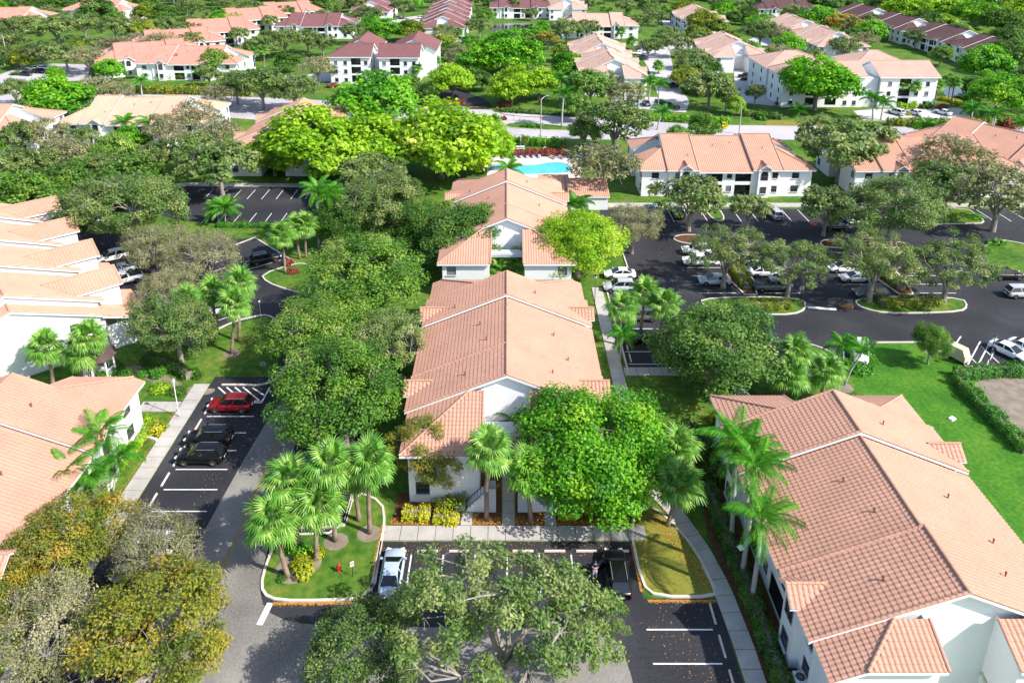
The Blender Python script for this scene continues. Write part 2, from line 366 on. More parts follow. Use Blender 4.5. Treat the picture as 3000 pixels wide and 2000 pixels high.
sheet('canal', chaikin([(145.24,249.22), (148.76,238.55), (132.62,209.08), (124.85,209.08)], 1), .02, M['water'], 'dark canal water right of the large tan building')
sheet('lawn', [(40.02,80.17), (40.65,78.20), (43.97,78.92), (46.79,83.01), (55.07,83.01), (54.65,77.63), (69.89,77.49), (95, 25), (40.5, 25), (40.5, 66)], .006, M['lawn'], 'lush green lawn behind and right of the near right building')
sheet('dry_verge', [(67.62,189.98), (88.81,190.65), (85.75,183.46), (65.39,183.15)], .006, M['dry_grass'], 'dry grass verge along the far side of the road')
sheet('dry_verge', [(98.36,182.83), (134.87,183.46), (131.97,179.14), (96.40,178.84)], .006, M['dry_grass'], 'dry grass verge by the road at the right')
sheet('dry_lawn', [(8.31,76.92), (10.78,77.27), (13.68,67.50), (18.66,66.94), (17.19,60.26), (13.68,55.80), (10.69,66.94)], .006, M['grass'], 'shaded grass right of the central building')

# --- islands and verges
isl_w = island([(-20.12,51.45), (-20.13,47.91), (-19.58,46.28), (-18.16,45.65), (-14.50,45.65), (-10.70,45.90), (-10.9, 51.5), (-10.9, 53.6), (-11.55,56.22), (-14.33,57.52), (-14.51,52.50), (-19.02,52.28)], 'grass island with fan palms and a hydrant', n=1)
isl_e = island([(10.95, 53.4), (10.95, 47.2), (12.0, 46.0), (16.6, 46.0), (16.75, 47), (16.2, 50.5), (14.6, 54.2), (12.6, 56.2)], 'dry grass island beside the near right walk', 'dry_grass', 1)
kerb([(-10.95, 51.55), (-10.95, 46.6)], 'pale kerb at the left end of the central stalls', n=0)
island([(27.38,94.46), (27.16,93.00), (28.13,91.78), (34.45,90.30), (38.76,90.30), (41.07,91.78), (41.76,94.26), (38.87,95.05), (32.47,95.15)], 'kerbed island at the foot of the left tree row', n=1)
island([(49.00,94.26), (48.59,93.00), (49.22,91.78), (51.28,90.67), (56.38,90.67), (61.98,91.13), (63.72,92.53), (64.23,94.65), (58.71,95.15), (51.90,95.05)], 'kerbed island at the foot of the right tree row', n=1)
island([(33.0, 95.9), (36.5, 95.9), (36.5, 113.5), (33.0, 113.5)], 'long planted strip between the left stall rows', 'mulch', 1, name='planting_strip')
island([(55.0, 96), (58.9, 96), (58.9, 114.5), (55.0, 114.5)], 'long planted strip between the right stall rows', 'mulch', 1, name='planting_strip')
island([(27.48,115.12), (29.09,116.80), (33.05,116.51), (35.55,115.12), (33.02,112.96), (28.88,113.23)], 'bare mulch island under a single oak', 'mulch', 2)
island([(36.2, 128.3), (36.4, 123.8), (37.5, 122.4), (38.7, 123.8), (38.9, 128.3)], 'small grass nib in the top stall row', n=1)
island([(63.82,129.11), (84.45,129.45), (84.18,122.68), (82.46,121.31), (62.22,121.31), (60.93,123.15)], 'grass island with a clipped round shrub by the far stalls', n=1)
island([(51.41,113.49), (53.08,114.85), (60.65,114.03), (66.02,113.49), (64.40,111.38), (51.69,111.38)], 'low planted island between the lot lanes', 'mulch', 1)
island([(72.40,106.15), (76.41,111.12), (81.75,114.85), (84.86,113.09), (88.22,109.84), (82.09,100.99), (76.50,100.99), (72.08,102.10), (71.18,103.80)], 'grass island with a leaning oak at the right edge', n=1)
island([(-36.94,102.10), (-35.31,99.58), (-31.18,96.96), (-26.94,95.65), (-27.06,102.66), (-30.88,105.55), (-32.66,105.91)], 'kerbed grass tip beside the link road', n=1)
kerb([(-44.40,112.69), (-42.17,115.54), (-32.97,106.27)], 'pale kerb round the upper left stalls', n=0)
kerb([(-14.5, 75.5), (-14.5, 53.2), (-19.8, 53.1)], 'pale kerb along the stalls beside the central building', n=0)
kerb([(-37.74,86.62), (-36.19,88.60), (-33.85,89.85), (-32.14,90.30), (-29.35,86.96), (-27.13,81.30), (-26.31,77.27), (-27.15,74.88), (-28.98,74.15), (-29.56,74.35), (-32.91,74.35)], 'curving kerb round the shaded lawn', n=2)
kerb([(31.50,77.84), (35.00,81.15), (35.99,83.09), (37.23,83.41), (39.18,82.31), (40.14,81.08), (40.62,78.41)], 'pale kerb curving round the palm lawn', n=1)
kerb([(46.76,83.33), (55.37,83.41), (55.76,83.01), (55.06,77.98), (66.06,77.84)], 'pale kerb along the lush lawn', n=0)
kerb([(14.4, 77), (14.4, 97), (17.4, 97.2), (18.5, 99), (18.5, 112)], 'pale kerb on the left side of the big car park', n=0)
med = island([(-1.30,184.41), (0.88,187.32), (6.58,187.00), (17.61,182.83), (17.34,179.75), (8.91,180.36), (1.28,182.21)], 'narrow grass median in the road', n=1)

# --- sidewalks of single slabs
slab_walk([(-35.25, 30), (-35.25, 74.5)], 1.75, 'long slab walk along the left stalls')
slab_walk([(-40.5, 70.3), (-36.2, 70.3)], 1.7, 'short slab walk from the left building to the long walk')
slab_walk([(-10.9, 52.5), (12.2, 52.5)], 1.62, 'slab walk across the head of the central stalls')
slab_walk([(-3.62, 53.35), (-3.62, 56.4)], 1.0, 'short walk to the left stair of the central building')
slab_walk([(.15, 53.35), (.15, 60.5)], 1.12, 'middle walk into the breezeway of the central building')
slab_walk([(3.9, 53.35), (3.9, 56.4)], 1.0, 'short walk to the right stair of the central building')
slab_walk([(17.75, 26), (17.65, 42), (17.35, 47), (16.6, 51), (15.3, 55), (13.6, 58.4), (13.05, 62), (13.05, 98)], 1.5, 'long curving slab walk between the two near buildings')
slab_walk([(13.9, 77), (38, 77)], 1.6, 'slab walk along the lower edge of the big car park')
slab_walk([(26.34,76.23), (26.68,71.97)], 1.5, 'short walk from the lot to the near right building')
slab_walk([(14, 130.2), (120, 130.2)], 2.0, 'slab walk along the upper edge of the big car park', 2.4)
slab_walk([(-65.72,141.31), (-32.19,140.52)], 1.8, 'slab walk along the top of the empty left car park', 2.4)
sheet('gazebo_path', chaikin([(-45.58,76.92), (-45.51,78.48), (-42.31,77.77), (-38.25,74.88), (-35.36,73.56), (-33.11,73.82), (-33.71,72.28), (-36.66,72.92), (-39.80,73.89), (-42.67,75.89)], 2), .02, M['sand'], 'pale curving path from the walk to the gazebo')

# --- painted lines, parts of the car parks
def line(parent, a, b, w=.12, z=.019, mat='paint', name='painted_line'):
    a = Vector(a); b = Vector(b); t = (b - a).normalized(); n = Vector((-t.y, t.x)) * w / 2
    return MB().poly([(a - n).to_3d() + Vector((0, 0, z)), (b - n).to_3d() + Vector((0, 0, z)), (b + n).to_3d() + Vector((0, 0, z)), (a + n).to_3d() + Vector((0, 0, z))]).build(name, M[mat], parent)
STALL = 2.72
for k in range(9):                                   # left bank
    if 71.3 - k * STALL > 33: line(park_a, (-32.5, 71.4 - k * STALL), (-27.4, 71.4 - k * STALL))
for k in range(7): line(park_a, (-19.9, 71.4 - k * STALL), (-15.2, 71.4 - k * STALL))
for k in range(9): line(park_a, (-10.85 + k * STALL, 50.2), (-10.85 + k * STALL, 46.0)) if 0 < k < 8 else None
for k in range(6): line(park_a, (10.65, 43.15 - k * 2.75), (15.7, 43.15 - k * 2.75))
line(park_a, (-23.8, 72), (-23.75, 44.5), .10, .021, 'paint_yellow'); line(park_a, (-23.5, 72), (-23.45, 44.5), .10, .021, 'paint_yellow')
line(park_a, (-18.74,45.49), (-19.00,43.54), .5, .021); line(park_b, (-26.51,75.15), (-23.49,75.28), .5)
for a, b in [((636, 1132), (664, 1162)), ((662, 1134), (700, 1172)), ((686, 1136), (742, 1180)), ((710, 1136), (766, 1178)), ((738, 1138), (770, 1168)), ((762, 1140), (778, 1156))]:
    pass
for a, b in [((-33.16,73.95), (-30.20,71.04)), ((-32.22,73.95), (-29.06,71.04)), ((-31.27,73.95), (-28.15,71.16)), ((-30.33,73.95), (-27.35,71.16)), ((-29.19,73.82), (-27.24,72.28)), ((-27.25,73.89), (-27.33,71.10)), ((-31.74,71.10), (-27.33,71.10))]: line(park_a, a, b, .16)
for k in range(7):
    y = 96.4 + k * 2.7
    if k < 6:
        line(park_d, (27.6, y), (32.8, y)); line(park_d, (36.8, y), (42.0, y)); line(park_d, (49.6, y), (54.8, y)); line(park_d, (59.1, y), (64.3, y))
for k in range(28):
    x = 20.5 + k * 2.97
    if abs(x - 37.5) > 1.6 and not (61 < x < 84): line(park_d, (x, 128.0), (x, 122.6))
for k in range(8): line(park_d, (14.7, 78.6 + k * 2.7), (19.8, 78.6 + k * 2.7))
for k in range(4): line(park_d, (53.2 + k * 2.75 + .9, 77.6), (53.2 + k * 2.75 + .9, 82.6)) if k else None
for a, b in [((55.66,81.92), (58.41,84.86)), ((55.60,78.48), (60.19,83.65)), ((56.75,78.34), (60.61,82.70)), ((57.69,78.20), (60.49,81.30))]: line(park_d, a, b, .16)
for k in range(4): line(park_d, (70 + k * 0, 0), (71, 0)) if False else None
for k in range(5): line(park_d, (69.37,99.69) if k < 0 else (73.0, 88.0 + k * 2.7), (78.2, 88.0 + k * 2.7))
line(park_d, (41.51,92.34), (45.24,91.78), .6)
for k in range(9): line(park_c, (-57.5 + k * 2.75, 138.4), (-57.5 + k * 2.75, 133.4)); line(park_c, (-53.5 + k * 2.75, 126.4), (-53.5 + k * 2.75, 121.6))
for k in range(4): line(park_b, (-46.5 + k * 0 + k * 1.9, 112.6 - k * 1.9), (-50.2 + k * 1.9, 108.9 - k * 1.9))
line(park_b, (-39.55,103.80), (-35.44,107.11)); line(park_b, (-40.80,105.55), (-39.60,109.84)); line(park_b, (-38.56,88.87), (-36.43,90.67))
line(road, (-1.34,190.65), (5.94,195.51), .3, .014); line(road, (-12, 190), (-60, 201), .25, .014, 'paint_yellow')
kerb([(-23.54,202.08), (-14.49,200.59), (-8.09,204.37), (-3.74,200.59), (0.00,194.10), (10.35,192.36)], 'yellow-marked kerb at the entrance drive', n=1).data.materials[0] = M['paint_yellow']

# wheel stops: each a concrete bar of its own
ws = MB()
ws.add([(-.9, -.09, 0), (.9, -.09, 0), (.9, .09, 0), (-.9, .09, 0), (-.88, -.06, .13), (.88, -.06, .13), (.88, .06, .13), (-.88, .06, .13)],
       [(4, 5, 6, 7), (0, 1, 5, 4), (1, 2, 6, 5), (2, 3, 7, 6), (3, 0, 4, 7)])
ws_me = ws.mesh('wheel_stop', M['kerb'])
def wheel_stop(p, rz, label, group):
    o = place('wheel_stop', ws_me, None, (p[0], p[1], .009), (0, 0, rz)); tag(o, label, 'wheel stop', group)
ordn = ['first', 'second', 'third', 'fourth', 'fifth', 'sixth', 'seventh', 'eighth', 'ninth', 'tenth', 'eleventh', 'twelfth', 'thirteenth', 'fourteenth', 'fifteenth', 'sixteenth', 'seventeenth', 'eighteenth', 'nineteenth', 'twentieth', 'twenty-first', 'twenty-second', 'twenty-third', 'twenty-fourth', 'twenty-fifth', 'twenty-sixth', 'twenty-seventh', 'twenty-eighth', 'twenty-ninth', 'thirtieth', 'thirty-first', 'thirty-second', 'thirty-third', 'thirty-fourth', 'thirty-fifth', 'thirty-sixth', 'thirty-seventh', 'thirty-eighth', 'thirty-ninth', 'fortieth']
for k in range(8): wheel_stop((-9.5 + k * STALL, 50.55), 0, '%s concrete wheel stop from the silver sedan along the central stalls' % ordn[k], 'wheel stops of the central stalls')
for k in range(7): wheel_stop((-32.9, 72.7 - STALL - k * STALL), math.pi / 2, '%s concrete wheel stop down from the red crossover along the long walk' % ordn[k], 'wheel stops of the left stalls')
for k in range(5): wheel_stop((-15.0, 70 - 2.7 * k), math.pi / 2, '%s wheel stop from the top on the palm side of the left lot' % ordn[k], 'wheel stops beside the palms')
for k in range(3): wheel_stop((16.05, 44.5 - 2.75 * k), math.pi / 2 + .0, '%s white wheel stop from the dry grass island at the right stalls' % ordn[k], 'wheel stops of the right stalls')
for k in range(5): wheel_stop((15.1, 79.9 + 2.7 * k), math.pi / 2, '%s wheel stop from below beside the walk right of the central building' % ordn[k], 'wheel stops by the right walk')

# pool area
sheet('pool_deck', [(-4.02,159.55), (16.46,161.03), (15.10,142.50), (-4.12,142.50)], .03, M['deck'], 'pale pink pool deck')
pw = chaikin([(-0.22,152.04), (2.57,153.63), (5.50,153.40), (7.76,154.78), (10.40,155.71), (12.91,154.55), (14.00,151.59), (13.71,148.09), (5.30,147.24), (-0.49,147.24)], 2)
po = sheet('swimming_pool', pw, .045, M['pool_water'], 'turquoise curved swimming pool'); ribbon(MB(), pw, .35, .02, .12, True).build('coping', M['kerb'], po)
sheet('sport_court', [(-2.94,153.86), (-0.07,153.86), (-0.07,149.82), (-4.38,149.82)], .045, mat_plain('blue_court', (.18, .30, .52), .8), 'flat blue court left of the pool')
# mulch beds in front of the central building
for pts, lb in [([(-2.9, 53.4), (-.55, 53.4), (-.55, 59.6), (-2.9, 59.6)], 'mulch bed under the palm left of the middle walk'),
                ([(.85, 53.4), (3.3, 53.4), (3.3, 59.6), (.85, 59.6)], 'mulch bed under the palm right of the middle walk'),
                ([(-10.3, 53.4), (-4.2, 53.4), (-4.2, 56.6), (-10.3, 57.5)], 'mulch bed with golden shrubs left of the stairs'),
                ([(4.6, 53.4), (12.0, 53.4), (12.0, 57.0), (4.6, 57.0)], 'mulch bed with air conditioners right of the stairs'),
                ([(18.9, 30), (20.9, 30), (20.9, 60), (18.6, 60), (17.6, 52)], 'dark planted bed along the near right building'),
                ([(-38.6, 46), (-37.8, 46), (-37.6, 60), (-36.9, 66.5), (-38.6, 67)], 'mulch bed along the near left building')]:
    sheet('mulch_bed', pts, .012, M['mulch'], lb)
sheet('mulch_bed', chaikin([(52.93,74.21), (56.70,75.89), (62.48,75.55), (56.65,64.24), (53.13,64.77), (53.02,69.83)], 2), .012, M['sand'], 'bare sandy bed ringed by a hedge on the lush lawn')
for px, lb in [((-12.09,52.39), 'pale sand ring at the palm next to the central walk'), ((-14.81,51.52), 'pale sand ring at the short palm on the island'), ((-40.14,83.65), 'pale sand ring under the lawn oak'), ((-33.99,80.92), 'pale sand ring under the lawn palm'), ((38.70,73.89), 'pale sand ring at the leaning palm'), ((52.91,81.15), 'sand ring under the small lawn tree')]:
    sheet('sand_ring', [(px[0] + 1.1 * math.cos(a * .6283), px[1] + 1.0 * math.sin(a * .6283)) for a in range(10)], .107 if px[1] < 58 else .014, M['sand'], lb)
sheet('shrub_bed', chaikin([(-19.23,47.91), (-17.86,46.99), (-16.34,47.58), (-15.34,49.28), (-16.25,50.71), (-18.01,50.71), (-19.21,49.28)], 2), .107, M['sand'], 'sandy shrub bed on the palm island')

# ================================================================ buildings
PITCH = 0.42
TW, TR = 0.36, 0.43                     # tile width and exposed length
PROF = [(0.0, 0.0), (.14, .032), (.36, .05), (.58, .034), (.76, .0), (1.0, -.004)]
def tile_shape(mb, o, a, s, n, x0, s0, s1, w=TW, lift=.045):
    vs = []
    for t, h in PROF:
        vs.append(o + a * (x0 + t * w) + s * s0 + n * (h + lift)); vs.append(o + a * (x0 + t * w) + s * s1 + n * (h * .92 + .004))
    k = len(PROF)
    fs = [(2 * i, 2 * i + 2, 2 * i + 3, 2 * i + 1) for i in range(k - 1)]
    # front lip
    b = len(vs)
    for t, h in PROF: vs.append(o + a * (x0 + t * w) + s * s0 + n * (.0))
    fs += [(b + i, b + i + 1, 2 * i + 2, 2 * i) for i in range(k - 1)]
    mb.add(vs, fs)
_tm = MB(); tile_shape(_tm, Vector((0, 0, 0)), Vector((1, 0, 0)), Vector((0, 1, 0)), Vector((0, 0, 1)), 0, 0, TR)
TILE_ME = _tm.mesh('tile', M['roof'])
def cap_shape(mb, p, d, up, L=.44, r=.13):
    """one half-round ridge or rake tile, wider at its lower end"""
    d = d.normalized(); w = d.cross(up).normalized(); u = w.cross(d).normalized(); vs = []
    for e, rr in ((0, r), (L, r * .86)):
        for k in range(5):
            an = math.pi * k / 4; vs.append(p + d * e + w * (math.cos(an) * rr) + u * (math.sin(an) * rr * .9 + (.02 if e == 0 else 0)))
    mb.add(vs, [(i, i + 1, i + 6, i + 5) for i in range(4)] + [(0, 1, 2, 3, 4)[::-1], (5, 6, 7, 8, 9)])
_cm = MB(); cap_shape(_cm, Vector((0, 0, 0)), Vector((1, 0, 0)), Vector((0, 0, 1)))
CAP_ME = _cm.mesh('ridge_tile', M['roof'])

class Roof:
    """collects roof planes; lod 0 lays single tiles, lod 1 rounded tile columns"""
    def __init__(s, root, color, lod, parts=0):
        s.root = root; s.color = color; s.lod = lod; s.deck = MB(); s.field = MB(); s.caps = MB(); s.capobj = []; s.tileobj = []; s.parts = parts
        s.deck_obj = None
    def plane(s, poly, a, thick=.26, sides=True, single=False):
        """poly: 3-D corners, a: horizontal direction along the eave; rows run up the slope"""
        P = [Vector(p) for p in poly]; a = Vector(a).normalized()
        nrm = (P[1] - P[0]).cross(P[2] - P[1])
        if nrm.z < 0: P = P[::-1]; nrm = -nrm
        n = nrm.normalized(); sl = n.cross(a).normalized()
        if sl.z < 0: sl = -sl; a = -a
        # deck with white edge
        m = len(P); base = [tuple(p - Vector((0, 0, .02))) for p in P]; low = [tuple(p - Vector((0, 0, thick))) for p in P]
        s.deck.m = 0; s.deck.add(base, [tuple(range(m))])
        s.deck.m = 1; s.deck.add(base + low, [tuple(range(2 * m - 1, m - 1, -1))] + [(i, m + i, m + (i + 1) % m, (i + 1) % m) for i in range(m)])
        # tiles
        o = P[0]; xs = [(p - o).dot(a) for p in P]; ys = [(p - o).dot(sl) for p in P]
        x0, x1 = min(xs), max(xs); cols = max(1, round((x1 - x0) / TW)); w = (x1 - x0) / cols
        for i in range(cols):
            xc = x0 + (i + .5) * w; hit = []
            for j in range(m):
                xa, xb = xs[j], xs[(j + 1) % m]
                if (xa - xc) * (xb - xc) < 0: t = (xc - xa) / (xb - xa); hit.append(ys[j] + t * (ys[(j + 1) % m] - ys[j]))
            if len(hit) < 2: continue
            y0, y1 = min(hit), max(hit)
            if y1 - y0 < .1: continue
            if s.lod == 0:
                rows = max(1, math.ceil((y1 - y0) / TR - .15))
                for r in range(rows):
                    ya = y0 + r * TR; yb = min(ya + TR + .03, y1)
                    if yb - ya < .06: continue
                    if single and len(s.tileobj) < s.parts and yb < y1 - .01:
                        mt = Matrix((a, sl, n)).transposed().to_4x4(); mt.translation = o + a * (x0 + i * w) + sl * ya
                        s.tileobj.append((mt, w / TW)); continue
                    tile_shape(s.field, o, a, sl, n, x0 + i * w, ya, yb, w)
            else:
                vs = []
                for t, h in PROF[:5:2] + [(1, 0)]:
                    for y in (y0, y1): vs.append(o + a * (x0 + (i + t) * w) + sl * y + n * (h * 1.1 + .004))
                s.field.add(vs, [(2 * k, 2 * k + 2, 2 * k + 3, 2 * k + 1) for k in range(3)])
    def cap(s, p, q, lift=.05):
        p = Vector(p); q = Vector(q)
        if q.z < p.z: p, q = q, p
        d = q - p; L = d.length; k = max(1, round(L / .42)); d.normalize(); st = L / k
        for i in range(k):
            b = p + d * (i * st) + Vector((0, 0, lift))
            if s.lod == 0 and len(s.capobj) < 290:
                w = d.cross(Vector((0, 0, 1))).normalized(); u = w.cross(d).normalized()
                mt = Matrix((d, -w, u)).transposed().to_4x4(); mt.translation = b; s.capobj.append(mt)
            else: cap_shape(s.caps, b, d, Vector((0, 0, 1)), st + .02)
    def finish(s):
        ro = s.deck.build('roof', [M['roof'], M['white_trim']], s.root); ro.color = rgb(s.color)
        if s.field.v:
            f = s.field.build('tile_field', M['roof'], ro); f.color = rgb(s.color); f['kind'] = 'stuff'
        if s.caps.v:
            f = s.caps.build('ridge_cap', M['roof'], ro); f.color = rgb(s.color); f['kind'] = 'stuff'
        for mt, k in s.tileobj:
            t = place('tile', TILE_ME, ro); t.matrix_local = mt @ Matrix.Diagonal((k, 1, 1, 1)); v = RND.uniform(.93, 1.05); t.color = rgb([c * v for c in s.color])
        for mt in s.capobj:
            t = place('ridge_tile', CAP_ME, ro); t.matrix_local = mt; v = RND.uniform(.95, 1.12); t.color = rgb([c * v for c in s.color])
        return ro

def wall_panel(mb, o, d, L, H, holes=(), depth=.12):
    """upright wall from o along d (unit, horizontal); outside is to the right of d"""
    d = Vector((d[0], d[1], 0)); o = Vector(o); nrm = Vector((d.y, -d.x, 0)); Z = Vector((0, 0, 1))
    def pt(x, z, k=0.0): return o + d * x + Z * z - nrm * k
    xs = sorted({0, L} | {h[0] for h in holes} | {h[2] for h in holes}); zs = sorted({0, H} | {h[1] for h in holes} | {h[3] for h in holes})
    for i in range(len(xs) - 1):
        for j in range(len(zs) - 1):
            cx, cz = (xs[i] + xs[i + 1]) / 2, (zs[j] + zs[j + 1]) / 2
            if any(h[0] < cx < h[2] and h[1] < cz < h[3] for h in holes): continue
            mb.poly([pt(xs[i], zs[j]), pt(xs[i + 1], zs[j]), pt(xs[i + 1], zs[j + 1]), pt(xs[i], zs[j + 1])])
    for h in holes:
        k = h[4] if len(h) > 4 else depth
        a, b, c, e = (h[0], h[1]), (h[2], h[1]), (h[2], h[3]), (h[0], h[3])
        for p, q in ((a, b), (b, c), (c, e), (e, a)): mb.poly([pt(*p), pt(*p, k), pt(*q, k), pt(*q)])
def window_part(root, o, d, h, arch=False, mat_pane='glass', trim='frame'):
    d = Vector((d[0], d[1], 0)); o = Vector(o); nrm = Vector((d.y, -d.x, 0)); x0, z0, x1, z1 = h[:4]; rz = math.atan2(d.y, d.x)
    w, hh = x1 - x0, z1 - z0; c = o + d * ((x0 + x1) / 2) + Vector((0, 0, z0))
    f = MB()
    for bx, bz, sx, sz in ((-w / 2 + .04, hh / 2, .08, hh), (w / 2 - .04, hh / 2, .08, hh), (0, .04, w - .16, .08), (0, hh - .04, w - .16, .08), (0, hh / 2, w - .16, .06)):
        f.box((bx, .07, bz), (sx, .08, sz))
    fr = f.build('window', M[trim], root, loc=tuple(c), rz=rz)
    MB().poly([(-w / 2, .1, 0), (w / 2, .1, 0), (w / 2, .1, hh), (-w / 2, .1, hh)]).build('pane', M[mat_pane], fr)
    MB().box((0, -.05, -.05), (w + .16, .16, .1)).build('sill', M['wall_grey'], fr)
    return fr
def arch_window(root, o, d, xc, z0, w, hh):
    d = Vector((d[0], d[1], 0)); o = Vector(o); rz = math.atan2(d.y, d.x); c = o + d * xc + Vector((0, 0, z0))
    def arc(r, rt, y, n=9): return [(-r, y, 0), (r, y, 0)] + [(r * math.cos(math.pi * k / n), y, rt + r * math.sin(math.pi * k / n)) for k in range(n + 1)]
    p = MB().poly(arc(w / 2, hh - w / 2, -.03)).build('arched_window', M['glass'], root, loc=tuple(c), rz=rz)
    f = MB(); A = arc(w / 2 + .12, hh - w / 2, -.05)[1:]; B = arc(w / 2, hh - w / 2, -.05)[1:]
    A.append((-w / 2 - .12, -.05, 0)); B.append((-w / 2, -.05, 0))
    for i in range(len(A) - 1): f.poly([A[i], A[i + 1], B[i + 1], B[i]])
    f.box((0, -.06, hh * .45), (w, .04, .06)).box((0, -.06, hh * .5), (.06, .04, hh))
    f.build('frame', M['frame'], p)
    return p
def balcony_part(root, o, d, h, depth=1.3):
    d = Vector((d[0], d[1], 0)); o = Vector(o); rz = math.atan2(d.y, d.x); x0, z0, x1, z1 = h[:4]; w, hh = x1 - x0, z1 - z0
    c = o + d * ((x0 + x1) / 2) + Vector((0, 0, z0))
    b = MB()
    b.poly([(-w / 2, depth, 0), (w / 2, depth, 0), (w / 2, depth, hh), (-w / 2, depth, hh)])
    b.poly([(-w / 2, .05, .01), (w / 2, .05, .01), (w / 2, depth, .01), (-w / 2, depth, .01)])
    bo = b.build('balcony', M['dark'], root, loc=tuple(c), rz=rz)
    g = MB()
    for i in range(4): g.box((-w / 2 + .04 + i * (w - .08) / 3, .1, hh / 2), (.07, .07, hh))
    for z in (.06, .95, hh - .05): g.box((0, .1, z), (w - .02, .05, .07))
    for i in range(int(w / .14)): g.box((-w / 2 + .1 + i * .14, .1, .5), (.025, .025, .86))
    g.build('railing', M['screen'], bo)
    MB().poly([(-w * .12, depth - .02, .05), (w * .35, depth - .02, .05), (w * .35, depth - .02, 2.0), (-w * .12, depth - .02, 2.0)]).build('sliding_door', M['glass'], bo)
    return bo

